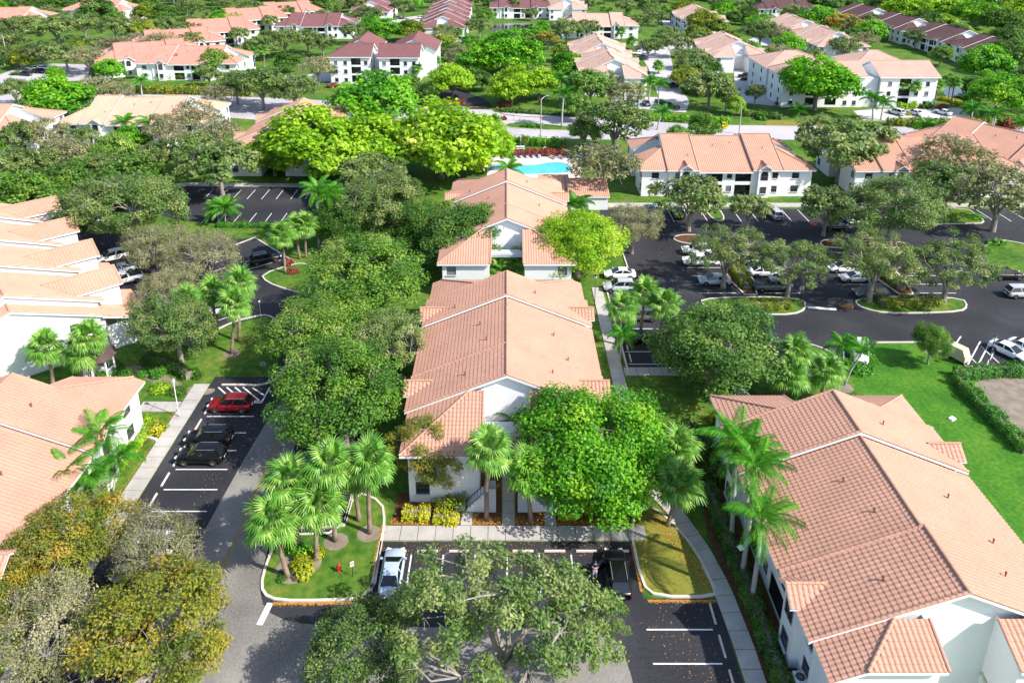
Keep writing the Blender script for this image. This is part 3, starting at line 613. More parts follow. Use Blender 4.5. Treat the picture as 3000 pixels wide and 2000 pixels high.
HW, ZE = 10.0, 5.6
SECT = [(0, 5.8, 0.0), (5.8, 16.0, -.40), (16.0, 22.0, 0.0)]
def apartment(name, color, lod=1, parts=0, fw=6.1, bw=5.0, u_hip=-3.6, trim='frame', step=.4, stairs=False, eave_detail=True):
    """two-storey block: a long stepped gable with hipped wings at both ends; local x across, y along the ridge"""
    root = empty(name)
    R = Roof(root, color, lod, parts)
    walls = MB(); zr = ZE + HW * PITCH
    for v0, v1, dz in SECT:
        dz = dz * step / .4
        for sg in (-1, 1):
            R.plane([(sg * HW, v0, ZE + dz), (sg * HW, v1, ZE + dz), (0, v1, zr + dz), (0, v0, zr + dz)], (0, 1, 0), single=(sg < 0 and v0 == 0))
        R.cap((0, v0, zr + dz), (0, v1, zr + dz))
    for sg in (-1, 1):
        for v, dz in ((.1, 0), (5.72, 0), (16.1, 0), (21.9, 0)):
            R.cap((sg * HW, v, ZE), (0, v, zr))
    # side walls with windows and screened balconies, hung between the corners
    side = [(1.2, .9, 2.3, 2.2), (1.2, 3.7, 2.3, 4.9), (7.0, .15, 10.2, 2.4, .1), (7.0, 3.05, 10.2, 5.1, .1), (11.0, 1.0, 12.0, 2.2), (11.0, 3.7, 12.0, 4.9), (12.6, .15, 15.6, 2.4, .1), (12.6, 3.05, 15.6, 5.1, .1), (19.6, .9, 20.7, 2.2), (19.6, 3.7, 20.7, 4.9)]
    for sg in (-1, 1):
        o = (-9.2, 21.5, 0) if sg < 0 else (9.2, .5, 0); d = (0, -1) if sg < 0 else (0, 1)
        wall_panel(walls, o, d, 21.0, 5.3, side)
        for i, h in enumerate(side):
            if h[2] - h[0] > 2: balcony_part(root, o, d, h)
            else: window_part(root, o, d, h, mat_pane='blind' if i % 3 == 1 else 'glass', trim=trim)
    # gable walls
    def gz(u): return ZE + (HW - abs(u)) * PITCH - .24
    for v, t in ((.5, .3), (21.5, -.3)):
        pr = [(-9.2, 0), (9.2, 0), (9.2, gz(9.2)), (0, gz(0)), (-9.2, gz(9.2))]
        if t > 0: walls.poly([(u, v, z) for u, z in pr])
        else: walls.poly([(u, v, z) for u, z in pr[::-1]])
    # wings
    def wing(sg, front, wd):
        def T(u, v, z): return (sg * -u, (v if front else 22 - v), z)
        uh = u_hip if (front or wd < 4) else max(u_hip, -9.7 + wd)
        zb = 5.5 + (uh - wd + 9.7) * PITCH; zt = 5.5 + (uh + 9.7) * PITCH; ub = uh - wd
        inner = -2.3
        if ub > -9.69: side_poly = [T(-9.7, -wd, 5.5), T(-9.7, 0, 5.5), T(uh, 0, zt), T(ub, -wd, zb)]
        else: side_poly = [T(-9.7, -wd, 5.5), T(-9.7, 0, 5.5), T(uh, 0, zt)]
        R.plane(side_poly, (0, 1, 0))
        R.plane([T(ub, -wd, zb), T(inner, -wd, zb), T(inner, 0, zt), T(uh, 0, zt)], (1, 0, 0))
        R.cap(T(ub, -wd, zb), T(uh, 0, zt), .06); R.cap(T(inner + .03, -wd, zb), T(inner + .03, 0, zt), .02)
        vf = -wd + .45
        hs = [(.6, .9, 1.9, 2.3), (.6, 3.6, 1.9, 4.9)] if wd > 4 else []
        if wd > 4:
            if (front and sg > 0): wall_panel(walls, (-9.0, vf, 0), (1, 0), 6.5, 5.3, hs); fo, fd = (-9.0, vf, 0), (1, 0)
            elif front: hs = [(6.5 - h[2], h[1], 6.5 - h[0], h[3]) for h in hs]; wall_panel(walls, (2.5, vf, 0), (1, 0), 6.5, 5.3, hs); fo, fd = (2.5, vf, 0), (1, 0)
            elif sg > 0: hs = [(6.5 - h[2], h[1], 6.5 - h[0], h[3]) for h in hs]; wall_panel(walls, (-2.5, 22 - vf, 0), (-1, 0), 6.5, 5.3, hs); fo, fd = (-2.5, 22 - vf, 0), (-1, 0)
            else: wall_panel(walls, (9.0, 22 - vf, 0), (-1, 0), 6.5, 5.3, hs); fo, fd = (9.0, 22 - vf, 0), (-1, 0)
            for i, h in enumerate(hs): window_part(root, fo, fd, h, mat_pane='blind' if i else 'glass', trim=trim)
        else:
            walls.poly([T(-9.0, vf, 0), T(-2.5, vf, 0), T(-2.5, vf, zb - .25), T(ub, vf, zb - .25), T(-9.0, vf, 5.5)])
        # outer and inner flank
        hf = 5.3
        Lw = .5 - vf
        hs2 = [(Lw / 2 - .7, .9, Lw / 2 + .7, 2.2), (Lw / 2 - .7, 3.6, Lw / 2 + .7, 4.8)] if wd > 4 else []
        if front: fo, fd = ((-9.0, .5, 0), (0, -1)) if sg > 0 else ((9.0, vf, 0), (0, 1))
        else: fo, fd = ((-9.0, 22 - vf, 0), (0, -1)) if sg > 0 else ((9.0, 21.5, 0), (0, 1))
        wall_panel(walls, fo, fd, Lw, hf, hs2)
        for h in hs2: window_part(root, fo, fd, h, trim=trim)
        fl = [T(-2.5, vf, 0), T(-2.5, .5, 0), T(-2.5, .5, zt - .2), T(-2.5, 0, zt - .25), T(-2.5, vf, zb - .1)]
        walls.poly(fl if (sg > 0) == front else fl[::-1])
    for sg in (1, -1):
        if fw: wing(sg, True, fw)
        if bw: wing(sg, False, bw)
    # small gabled hoods over the arched windows, on both long sides
    if eave_detail:
        for sg in (-1, 1):
            for vc in (3.6, 18.4):
                e = [(sg * 10.45, vc, 6.72), (sg * 7.4, vc, 6.72), (sg * 9.6, vc - 1.3, 5.80), (sg * 10.45, vc - 1.3, 5.80)]
                R.plane(e, (sg, 0, 0), .16)
                e = [(sg * 10.45, vc, 6.72), (sg * 7.4, vc, 6.72), (sg * 9.6, vc + 1.3, 5.80), (sg * 10.45, vc + 1.3, 5.80)]
                R.plane(e, (sg, 0, 0), .16)
                R.cap((sg * 10.45, vc, 6.72), (sg * 7.5, vc, 6.73), .03)
                bay = [(-1.1, 0), (1.1, 0), (1.1, 5.75), (0, 6.5), (-1.1, 5.75)]; x = sg * 9.85
                walls.poly([(x, vc + (a if sg > 0 else -a), z) for a, z in bay])
                for a in (-1.1, 1.1): walls.poly([(x, vc + a, 0), (sg * 9.2, vc + a, 0), (sg * 9.2, vc + a, 5.7), (x, vc + a, 5.7)])
                dd = (0, 1) if sg > 0 else (0, -1)
                arch_window(root, (x, vc, 0), dd, 0, 3.5, 1.15, 1.75); window_part(root, (x + sg * .12, vc, 0), dd, (-.55, .9, .55, 2.2), trim=trim)
    # flat ledge across the breezeway
    if fw > 4:
        MB().box((0, -1.9, 5.15), (4.96, 1.5, .5)).box((0, -2.68, 5.36), (4.96, .12, .34)).build('breezeway_ledge', M['wall_grey'], root)
    walls.build('wall', M['wall'], root)
    R.finish()
    vents = [(-4.2, 2.6), (4.6, 3.1), (-3.0, 12), (5.2, 11.2), (-6.2, 17.5), (3.4, 18.8), (-2.2, 8.4), (6.5, 7.2)]
    for u, v in vents:
        dz = next(q[2] for q in SECT if q[0] <= v <= q[1]) * step / .4; z = ZE + (HW - abs(u)) * PITCH + dz
        o = MB().tube([(0, 0, 0), (0, 0, .38)], .06, 6).tube([(0, 0, .38), (0, 0, .5)], [.1, .04], 6).build('roof_vent', M['roof'], root, loc=(u, v, z)); o.color = (.22, .09, .05, 1)
    if stairs:
        for sg in (-1, 1):
            st = MB(); n = 7
            for k in range(n): st.box((sg * (3.7 - .3 * k + .0), -6.35, .09 + .085 * k * 2), (.32, 1.15, .18 + .17 * k * 2))
            so = st.build('stair', M['wall'], root)
            MB().box((sg * 2.0 - sg * .55, -6.35, 1.32), (.9, 1.2, 2.64)).build('landing', M['wall_grey'], so)
            MB().box((sg * 4.25, -6.35, .3), (.85, 1.2, .6)).build('lower_step', M['wall_grey'], so)
            rl = MB()
            for k in range(9):
                x = sg * (3.7 - .27 * k); zb = .35 + .3 * k
                rl.box((x, -6.95, zb + .45), (.035, .035, .9))
            rl.tube([(sg * 3.75, -6.95, 1.25), (sg * 1.55, -6.95, 3.65)], .035, 5); rl.tube([(sg * 3.75, -6.95, .45), (sg * 1.55, -6.95, 2.85)], .025, 5)
            for k in range(6): rl.box((sg * (1.0 + .1 * k), -6.95, 3.1), (.03, .03, .95))
            rl.tube([(sg * 1.55, -6.95, 3.62), (sg * .95, -6.95, 3.62)], .035, 5)
            rl.build('railing', M['black_metal'], so)
    return root
def paint_roof(root, color):
    for o in root.children_recursive:
        if o.type == 'MESH' and o.data.materials and o.data.materials[0] == M['roof'] and o.name.split('.')[0] != 'roof_vent':
            o.color = rgb(color)
SALMON = (.49, .265, .185); TAN = (.50, .325, .255); MAROON = (.175, .078, .078); CORAL = (.50, .225, .17); BROWN = (.105, .055, .055)
FOOT = []
LANDMARK = []       # (short name, x, y) used to tell plants apart by what they stand near
def put(root, x, y, deg, label, short, group='pale two-storey apartment buildings'):
    root.location = (x, y, 0); root.rotation_euler = (0, 0, math.radians(deg)); tag(root, label, 'building', group)
    a = math.radians(deg); cx, cy = x - 11 * math.sin(a), y + 11 * math.cos(a)
    FOOT.append((x, y, a)); 
    if short: LANDMARK.append((short, cx, cy))
    return root
put(apartment('apartment_building', SALMON, 0, 300, stairs=True), 0, 61.9, 0, 'white apartment building with salmon gable roof and two stairs at the centre', 'the central building')
put(apartment('apartment_building', SALMON, 0, 300, fw=2.8, u_hip=-4.6), 30.2, 37.6, 0, 'large near apartment building with salmon tiled roof beside the lush lawn', 'the near right building')
put(apartment('apartment_building', SALMON, 0, 300), -47.4, 40.2, 0, 'near apartment building by the long walk with black cars parked outside', 'the near left building')
ang = empty('apartment_building'); RA = Roof(ang, (.54, .295, .205), 0, 0); WA = MB()
ASEC = [(0, 2.6, -1.0), (2.6, 11.0, 0.0), (11.0, 13.4, -1.0), (13.4, 21.8, 0.0), (21.8, 24.4, -1.0), (24.4, 33.0, 0.0), (33.0, 36.0, -1.0), (36.0, 44.0, 0.0)]
for v0, v1, dz in ASEC:
    for sg in (-1, 1): RA.plane([(sg * HW, v0, ZE + dz), (sg * HW, v1, ZE + dz), (0, v1, 9.8 + dz), (0, v0, 9.8 + dz)], (0, 1, 0), thick=.26)
    RA.cap((0, v0, 9.8 + dz), (0, v1, 9.8 + dz))
    for sg in (-1, 1): RA.cap((sg * HW, v0 + .1, ZE + dz), (0, v0 + .1, 9.8 + dz))
    t = v0 + .35
    WA.poly([(-9.3, t, 0), (9.3, t, 0), (9.3, t, ZE + .3 + dz - .26), (0, t, 9.8 + dz - .26), (-9.3, t, ZE + .3 + dz - .26)])
awin = [(12.0, 1.0, 13.1, 2.3), (14.8, 3.9, 15.7, 4.8), (16.4, 3.9, 17.3, 4.8), (16.6, .9, 17.8, 2.3), (4.0, .9, 5.2, 2.3), (3.0, 3.7, 4.2, 4.9)]
for h in awin: window_part(ang, (-9.3, .2, 0), (1, 0), h)
for o_, d_, L_ in (((9.3, .35, 0), (0, 1), 43.3), ((-9.3, 43.65, 0), (0, -1), 43.3)):
    hs = [(x, z, x + 1.2, z + 1.3) for x in (11.2, 22, 33.5) for z in (.9, 3.2)]
    wall_panel(WA, o_, d_, L_, 4.7, hs)
    for h in hs: window_part(ang, o_, d_, h)
for vc in (6.6, 17.4, 28.4, 39.6):                         # cross gables over the entries
    zr_ = 8.15
    RA.plane([(4.2, vc, zr_), (12.6, vc, zr_), (12.6, vc - 3.1, 6.85), (7.2, vc - 3.1, 6.85)], (1, 0, 0), .22); RA.plane([(4.2, vc, zr_), (12.6, vc, zr_), (12.6, vc + 3.1, 6.85), (7.2, vc + 3.1, 6.85)], (1, 0, 0), .22)
    RA.cap((4.2, vc, zr_), (12.6, vc, zr_)); RA.cap((12.5, vc, zr_), (12.5, vc - 3.1, 6.85)); RA.cap((12.5, vc, zr_), (12.5, vc + 3.1, 6.85))
    WA.poly([(12.2, vc - 2.7, 0), (12.2, vc + 2.7, 0), (12.2, vc + 2.7, 6.85), (12.2, vc, zr_ - .25), (12.2, vc - 2.7, 6.85)])
    WA.poly([(7.0, vc - 2.7, 0), (12.2, vc - 2.7, 0), (12.2, vc - 2.7, 6.8), (7.0, vc - 2.7, 6.8)]); WA.poly([(12.2, vc + 2.7, 0), (7.0, vc + 2.7, 0), (7.0, vc + 2.7, 6.8), (12.2, vc + 2.7, 6.8)])
    RA.plane([(12.2, vc - 2.9, 3.6), (14.6, vc - 2.9, 2.8), (14.6, vc + 2.9, 2.8), (12.2, vc + 2.9, 3.6)], (0, 1, 0), .2)
RA.plane([(9.0, -.2, 4.9), (13.0, -.2, 3.4), (13.0, 4.6, 3.4), (9.0, 4.6, 4.9)], (0, 1, 0), .22)
wall_panel(WA, (9.3, -.0, 0), (1, 0), 3.4, 3.4); wall_panel(WA, (12.7, 0, 0), (0, 1), 4.4, 3.3)
WA.build('wall', M['wall'], ang); RA.finish()
put(ang, -56.3, 75.6, 41, 'white-walled building with stepped salmon roofs turned at an angle behind the gazebo', 'the angled left building'); FOOT.append((-70.7, 92.2, math.radians(41)))
proto = apartment('apartment_building', SALMON, 1, 0)
first = True
def more(x, y, deg, color, label, short, group='pale two-storey apartment buildings'):
    global first
    r = proto if first else copy_tree(proto); first = False
    paint_roof(r, color); return put(r, x, y, deg, label, short, group)
more(0, 100.6, 0, SALMON, 'salmon-roofed building between the central building and the pool', 'the rear central building')
more(52.2, 143.9, 90, SALMON, 'long salmon-roofed building above the big car park, oak shadow on its roof', 'the upper right building')
more(92.5, 143.5, 90, SALMON, 'salmon-roofed building half hidden by oaks above the far end of the big car park', 'the oak-hidden building')
more(108.5, 139, 32, SALMON, 'salmon-roofed building with white gable cut by the right picture edge', 'the right edge building')
more(-76.0, 176.4, 90, (.52, .34, .24), 'pale tan-roofed building with dark balconies and two palms in front', 'the tan balcony building')
more(-48.0, 152.0, 0, SALMON, 'salmon-roofed building hidden behind the lime-green trees', 'the lime tree building')
more(-92, 247.5, 90, CORAL, 'coral-roofed building with white front and clipped hedge across the road', 'the coral front building')
more(-113, 168, 90, SALMON, 'pale-roofed building peeking out among oaks at the left picture edge', 'the left edge building')
more(32, 222.5, 0, TAN, 'tan gabled building nearest the road, front one of a pair end to end', 'the front tan gable')
more(32, 251, 0, TAN, 'tan gabled building directly behind the front tan gable', 'the second tan gable')
more(50, 330, 90, TAN, 'tan-roofed building lying crosswise beyond the twin tan gables by the pond', 'the pondside tan building')
more(30, 382, 0, TAN, 'farthest tan gabled building beyond the pondside one', 'the far tan gable')
more(78.5, 255.5, 0, TAN, 'tan gabled building with white gable behind the pale central lots', 'the middle tan gable')
more(88, 340, 0, TAN, 'tan gabled building at the top with a row of palms along it', 'the palm row building')
more(121, 276, 0, TAN, 'tan gabled building right behind the large three-storey one', 'the rear tan gable')
more(121, 307, 0, TAN, 'tan gabled building farthest back behind the three-storey one', 'the upper tan gable')
more(9, 385, 0, MAROON, 'dark-roofed building with pale walls facing the pond', 'the pond end building') if False else None
more(18, 392, 90, MAROON, 'white building facing the pond at the top of the picture', 'the pond end building')
more(-27, 319, 0, MAROON, 'maroon-roofed gabled building left of the pond, front one', 'the front maroon gable')
more(-27.5, 348, 0, MAROON, 'maroon-roofed gabled building left of the pond, behind the front one', 'the rear maroon gable')
more(-28, 378, 0, MAROON, 'maroon-roofed gabled building left of the pond, third one back', 'the third maroon gable')
more(-71, 329, 90, MAROON, 'long maroon-roofed building seen side-on behind the canal trees', 'the side-on maroon building')
more(-66, 372, 0, MAROON, 'maroon-roofed gable at the top left of centre', 'the top maroon gable')
more(150, 386, 90, BROWN, 'brown-roofed white building with balconies at the top edge', 'the top brown building')
more(172, 392, 90, BROWN, 'brown-roofed building at the top edge half behind palms', 'the hidden brown building') if False else None
for k, (x, y) in enumerate([(171, 250), (171, 280), (169, 312), (168, 346)]):
    more(x, y, 0, BROWN, '%s dark brown-roofed building in the far right row, counting from the near end' % ordn[k], 'the %s brown roof' % ordn[k], 'dark brown-roofed row at the far right')
for k, (x, y, a) in enumerate([(-131.18,250.61) + (-62,), (-133.84,278.82) + (-62,), (-129.76,307.68) + (-62,), (-127.85,342.85) + (-62,), (-116.64,366.23) + (-62,)]):
    more(x, y, a, CORAL, '%s coral-roofed building in the diagonal row at the upper left, counting from the near end' % ordn[k], 'the %s coral roof' % ordn[k], 'coral-roofed diagonal row')
more((-217.25,350.39)[0], (-217.25,350.39)[1], 90, CORAL, 'coral-roofed cream building in the top left corner', 'the corner coral building')
more((-189.10,377.90)[0], (-189.10,377.90)[1], 80, CORAL, 'coral-roofed building at the top edge behind dense oaks', 'the top coral building')

# three-storey blocks
def block3(root, R, walls, u0, u1, v0, v1, h=8.3, rise=3.2, ridge='u', hipl=True, hipr=True, holes_front=(), side_win=True, trim='frame'):
    ov = .6; zt = h + .3
    if ridge == 'u':
        vm = (v0 + v1) / 2; hl = (vm - v0) * (1.0 if hipl else 0.0); hr = (vm - v0) * (1.0 if hipr else 0.0); zr = zt + rise
        A, B, Cc, D = (u0 - ov, v0 - ov, zt), (u1 + ov, v0 - ov, zt), (u1 + ov, v1 + ov, zt), (u0 - ov, v1 + ov, zt)
        r0, r1 = (u0 - ov + hl, vm, zr), (u1 + ov - hr, vm, zr)
        R.plane([A, B, r1, r0], (1, 0, 0)); R.plane([Cc, D, r0, r1], (1, 0, 0))
        if hipl: R.plane([D, A, r0], (0, 1, 0)); R.cap(A, r0); R.cap(D, r0)
        if hipr: R.plane([B, Cc, r1], (0, 1, 0)); R.cap(B, r1); R.cap(Cc, r1)
        R.cap(r0, r1)
        if not hipl: walls.poly([(u0, v1, h), (u0, v0, h), (u0, vm, zr - .3)])
        if not hipr: walls.poly([(u1, v0, h), (u1, v1, h), (u1, vm, zr - .3)])
    else:
        um = (u0 + u1) / 2; zr = zt + rise
        A, B, Cc, D = (u0 - ov, v0 - ov, zt), (u1 + ov, v0 - ov, zt), (u1 + ov, v1 + ov, zt), (u0 - ov, v1 + ov, zt)
        r0, r1 = (um, v0 - ov, zr), (um, v1 + ov, zr)
        R.plane([A, D, r1, r0], (0, 1, 0)); R.plane([B, Cc, r1, r0], (0, 1, 0)); R.cap(r0, r1); R.cap(A, r0); R.cap(B, r0)
        walls.poly([(u0, v0, h), (u1, v0, h), (um, v0, zr - .3)]); walls.poly([(u1, v1, h), (u0, v1, h), (um, v1, zr - .3)])
    wall_panel(walls, (u0, v0, 0), (1, 0), u1 - u0, h, holes_front)
    for i, q in enumerate(holes_front):
        if q[2] - q[0] > 2: balcony_part(root, (u0, v0, 0), (1, 0), q)
        else: window_part(root, (u0, v0, 0), (1, 0), q, mat_pane='blind' if (i % 4 == 2) else 'glass', trim=trim)
    L = v1 - v0; hs = []
    if side_win: hs = [(x, z, x + 1.1, z + 1.2) for x in (L * .25, L * .7) for z in (.9, 3.6, 6.3)]
    wall_panel(walls, (u0, v1, 0), (0, -1), L, h, hs); wall_panel(walls, (u1, v0, 0), (0, 1), L, h, hs)
    for q in hs: window_part(root, (u0, v1, 0), (0, -1), q, trim=trim); window_part(root, (u1, v0, 0), (0, 1), q, trim=trim)
    wall_panel(walls, (u1, v1, 0), (-1, 0), u1 - u0, h)
def front3(L, cols, zs=(.6, 3.3, 6.0)):
    out = []
    for x, w in cols:
        for z in zs: out.append((x, z, x + w, z + (2.1 if w > 2 else 1.25)) + ((.1,) if w > 2 else ()))
    return out
t3 = empty('apartment_building', label='white three-storey block pair with maroon roofs and stacked dark balconies', cat='building', group='three-storey apartment buildings')
R3 = Roof(t3, MAROON, 1); W3 = MB()
block3(t3, R3, W3, 0, 12.2, 0, 12, ridge='u', hipl=False, hipr=False, holes_front=front3(12, [(1.0, 1.1), (3.4, 3.0), (7.6, 1.1), (10.2, 1.1)]))
block3(t3, R3, W3, -15.5, -3.0, 1.0, 13, ridge='u', hipr=False, holes_front=front3(12.5, [(1.2, 1.1), (4.2, 1.1), (6.6, 3.0), (10.6, 1.1)]))
block3(t3, R3, W3, 2, 16.5, 12.4, 30, ridge='v', rise=3.6)
block3(t3, R3, W3, -14, -2.6, 13.4, 30, ridge='v', rise=3.4)
MB().box((-1.3, 14, 4.0), (3.0, 12, 7.9)).build('stair_tower', M['wall'], t3)
W3.build('wall', M['wall'], t3); R3.finish(); t3.location = (-39.7, 232, 0); LANDMARK.append(('the maroon three-storey blocks', -40, 240))
t4 = empty('apartment_building', label='large white three-storey building with tan roofs and three white cars outside', cat='building', group='three-storey apartment buildings')
R4 = Roof(t4, TAN, 1); W4 = MB()
block3(t4, R4, W4, 0, 15.5, 0, 14, ridge='u', hipl=False, hipr=False, holes_front=front3(15, [(2.0, 1.1), (5.2, 3.1), (9.6, 1.1), (12.4, 1.1)]))
block3(t4, R4, W4, -26.5, -4.2, .6, 13, ridge='u', hipl=True, hipr=False, holes_front=front3(22, [(2.0, 1.1), (6.5, 3.1), (12.0, 3.1), (17.0, 1.1), (19.6, 1.1)]))
block3(t4, R4, W4, -27, -8.0, 13.4, 30, ridge='u', rise=3.4)
block3(t4, R4, W4, -1, 16, 14.4, 30, ridge='u', rise=3.4)
MB().box((-2.1, 12, 4.1), (3.8, 22, 8.2)).build('link_block', M['flat_roof'], t4)
W4.build('wall', M['wall'], t4); R4.finish(); t4.location = (102.5, 203, 0); LANDMARK.append(('the large tan building', 100, 210))
t5 = empty('apartment_building', label='cream three-storey building at the top edge left of the coral roofs', cat='building', group='three-storey apartment buildings')
R5 = Roof(t5, CORAL, 1); W5 = MB()
block3(t5, R5, W5, 0, 26, 0, 14, ridge='u', holes_front=front3(26, [(2, 1.1), (5, 1.1), (9, 3.1), (15, 1.1), (18, 3.1), (23, 1.1)]))
W5.build('wall', mat_noise('cream_stucco', [(.62, .52, .36), (.70, .60, .43)], (.3, 3), .9), t5); R5.finish(); t5.location = ((-227.00,416.53)[0], (-227.00,416.53)[1], 0)

# low pool house behind the rear central building
ph = empty('pool_house', label='low salmon-roofed pool house between the pool and the rear central building', cat='building')
Rp = Roof(ph, SALMON, 1); Wp = MB()
for u0, u1, v0, v1, h in ((0, 5.2, 0, 5.0, 2.7), (5.25, 12.2, -2.5, 3.0, 2.7)):
    Rp.plane([(u0 - .3, v0 - .3, h), (u1 + .3, v0 - .3, h), (u1 + .3, v1, h + 1.5), (u0 - .3, v1, h + 1.5)], (1, 0, 0))
    wall_panel(Wp, (u0, v0, 0), (1, 0), u1 - u0, h); wall_panel(Wp, (u1, v0, 0), (0, 1), v1 - v0, h); wall_panel(Wp, (u1, v1, 0), (-1, 0), u1 - u0, h + 1.3); wall_panel(Wp, (u0, v1, 0), (0, -1), v1 - v0, h)
Wp.build('wall', M['wall'], ph); Rp.finish(); ph.location = (6.2, 130.5, 0)
MB().box((9.0, 3.2, 3.2), (5.5, .3, 1.6)).build('parapet', M['wall'], ph)
LANDMARK += [('the pool', 10, 150), ('the pond', 10, 345), ('the big car park', 60, 100), ('the empty left car park', -48, 130), ('the gazebo', -48, 76), ('the road median', 12, 186), ('the left stalls', -24, 60), ('the central stalls', 0, 44), ('the far left car park', -140, 225)]

# ================================================================ trees
def rot_leaves(rng, pos, nrm, length, width, tint, droop=None):
    n = len(pos)
    t = rng.normal(size=(n, 3)); t -= nrm * np.sum(t * nrm, 1, keepdims=True); t /= np.linalg.norm(t, axis=1, keepdims=True) + 1e-9
    b = np.cross(nrm, t); L = (length * rng.uniform(.7, 1.3, n))[:, None]; W = (width * rng.uniform(.7, 1.3, n))[:, None]
    V = np.stack([pos - t * L * .5, pos + b * W * .5 + nrm * L * .06, pos + t * L * .5, pos - b * W * .5 + nrm * L * .06], 1)
    return V, tint
def norm(a): return a / (np.linalg.norm(a, axis=1, keepdims=True) + 1e-9)
def tree_meshes(style, seed, far):
    rng = np.random.default_rng(seed); R = 6.0
    P = {'open': (.66, 112, 175, 9.7), 'full': (.70, 120, 240, 9.7), 'dense': (.78, 130, 250, 9.3), 'twiggy': (.66, 100, 110, 9.7), 'airy': (.62, 92, 150, 9.7)}[style]
    hc = P[0] * R; ncl, nlf, H = P[1], P[2], P[3]
    if far: ncl = int(ncl * .6); nlf = int(nlf * .34)
    z0 = H - hc
    # clump centres on a lobed, uneven shell
    lob = norm(rng.normal(size=(7, 3)) * np.array([1, 1, .6])); C_ = []
    while len(C_) < ncl:
        d = norm(rng.normal(size=(1, 3)))[0]
        if d[2] < -.42: continue
        lift = max(0, (lob @ d).max()) ** 5
        rad = (.70 + .34 * lift) * (rng.uniform(.78, 1.0) if rng.random() > .22 else rng.uniform(.35, .7))
        p = d * rad * np.array([R, R, hc])
        mind = R * (.17 if style == 'dense' else .2) * (1.15 if far else 1)
        if C_ and np.min(np.linalg.norm(np.array(C_) - p, axis=1)) < mind * rng.uniform(.4, 1): continue
        C_.append(p)
    C_ = np.array(C_); rc = R * rng.uniform(.12, .20, ncl) * {'dense': 1.15, 'full': 1.08, 'open': .82, 'twiggy': .9, 'airy': .66}[style] * (1.15 if far else 1)
    per = (nlf * (rc / rc.mean()) ** 2).astype(int); idx = np.repeat(np.arange(ncl), per); n = len(idx)
    off = norm(rng.normal(size=(n, 3))) * (rng.uniform(0, 1, n) ** (.42))[:, None]
    off *= np.array([1.12, 1.12, .72]); pos = C_[idx] + off * rc[idx][:, None] + np.array([0, 0, z0])
    out = norm(C_ / np.array([R, R, hc]) + 1e-6)[idx]
    nrm = norm(out * .45 + off * .4 + np.array([.25, -.1, .7]) + rng.normal(size=(n, 3)) * .55)
    ct = np.clip(rng.normal(.45, .17, ncl), .02, .98); tint = np.clip(ct[idx] + rng.normal(0, .11, n), 0, 1)
    ls = {'open': (.24, .14), 'full': (.25, .15), 'dense': (.26, .17), 'twiggy': (.22, .12), 'airy': (.22, .13)}[style]
    if far: ls = (ls[0] * 2.3, ls[1] * 2.5)
    V, tint = rot_leaves(rng, pos, nrm, ls[0], ls[1], tint)
    crown = quads_mesh('crown', V, tint, LEAF['oak'])
    # trunk, limbs, branches, twigs
    mb = MB(); zf = H * (.26 if style != 'dense' else .24); nl = 6; nodes = []
    mb.tube([(0, 0, -.1), (.05, .03, zf * .4), (0, 0, zf)], [.42, .32, .29], 8)
    for i in range(nl):
        a = 2 * math.pi * (i + rng.uniform(-.25, .25)) / nl; rr = R * rng.uniform(.42, .66); ze = z0 + hc * rng.uniform(-.1, .35)
        q = [Vector((0, 0, zf - .2)), Vector((math.cos(a) * rr * .3, math.sin(a) * rr * .3, zf + (ze - zf) * .45)), Vector((math.cos(a + .15) * rr * .68, math.sin(a + .15) * rr * .68, zf + (ze - zf) * .72)), Vector((math.cos(a) * rr, math.sin(a) * rr, ze))]
        mb.tube(q, [.22, .17, .12, .07], 5 if not far else 4, False); nodes += q[1:]
    q = [Vector((0, 0, zf - .2)), Vector((.2, -.1, (zf + z0) / 2 + .3)), Vector((-.1, .2, z0 + hc * .45))]; mb.tube(q, [.2, .14, .06], 5, False); nodes += q[1:]
    for k in range(ncl):
        c = Vector(C_[k]) + Vector((0, 0, z0)); nd = min(nodes, key=lambda p: (p - c).length + (2 if p.z > c.z + .5 else 0))
        m = (nd + c) / 2 + Vector(rng.normal(size=3)) * .25
        mb.tube([nd, m, c], [.065, .045, .02], 3, False)
        if not far:
            for _ in range({'open': 6, 'full': 3, 'dense': 1, 'twiggy': 14, 'airy': 7}[style]):
                d = Vector(norm(rng.normal(size=(1, 3)))[0]) + Vector(out[0] * 0) + Vector((C_[k] / R)) * .8; d.normalize()
                s0 = m.lerp(c, rng.uniform(.4, 1.0)); mb.tube([s0, s0 + d * rc[k] * rng.uniform(.7, 1.45)], [.018, .008], 3, False)
        elif style != 'dense':
            for _ in range(6 if style == 'twiggy' else 2):
                d = Vector(norm(rng.normal(size=(1, 3)))[0]) + Vector((C_[k] / R)) * .8; d.normalize()
                mb.tube([c, c + d * rc[k] * rng.uniform(.8, 1.4)], [.05, .025], 3, False)
    trunk = mb.mesh('trunk', M['bark_pale'] if style != 'dense' else M['bark'])
    return trunk, crown
NEAR = {s: [tree_meshes(s, 10 * i + j, False) for j in range(3)] for i, s in enumerate(('open', 'dense', 'twiggy', 'full', 'airy'))}
FAR = {s: [tree_meshes(s, 100 + 10 * i + j, True) for j in range(3)] for i, s in enumerate(('open', 'dense', 'twiggy', 'full'))}
STYLE = {'oak': 'open', 'oak_airy': 'airy', 'oak_fresh': 'full', 'twiggy': 'twiggy', 'green': 'dense', 'lime': 'dense', 'dark': 'dense', 'olive': 'dense', 'amber': 'open'}
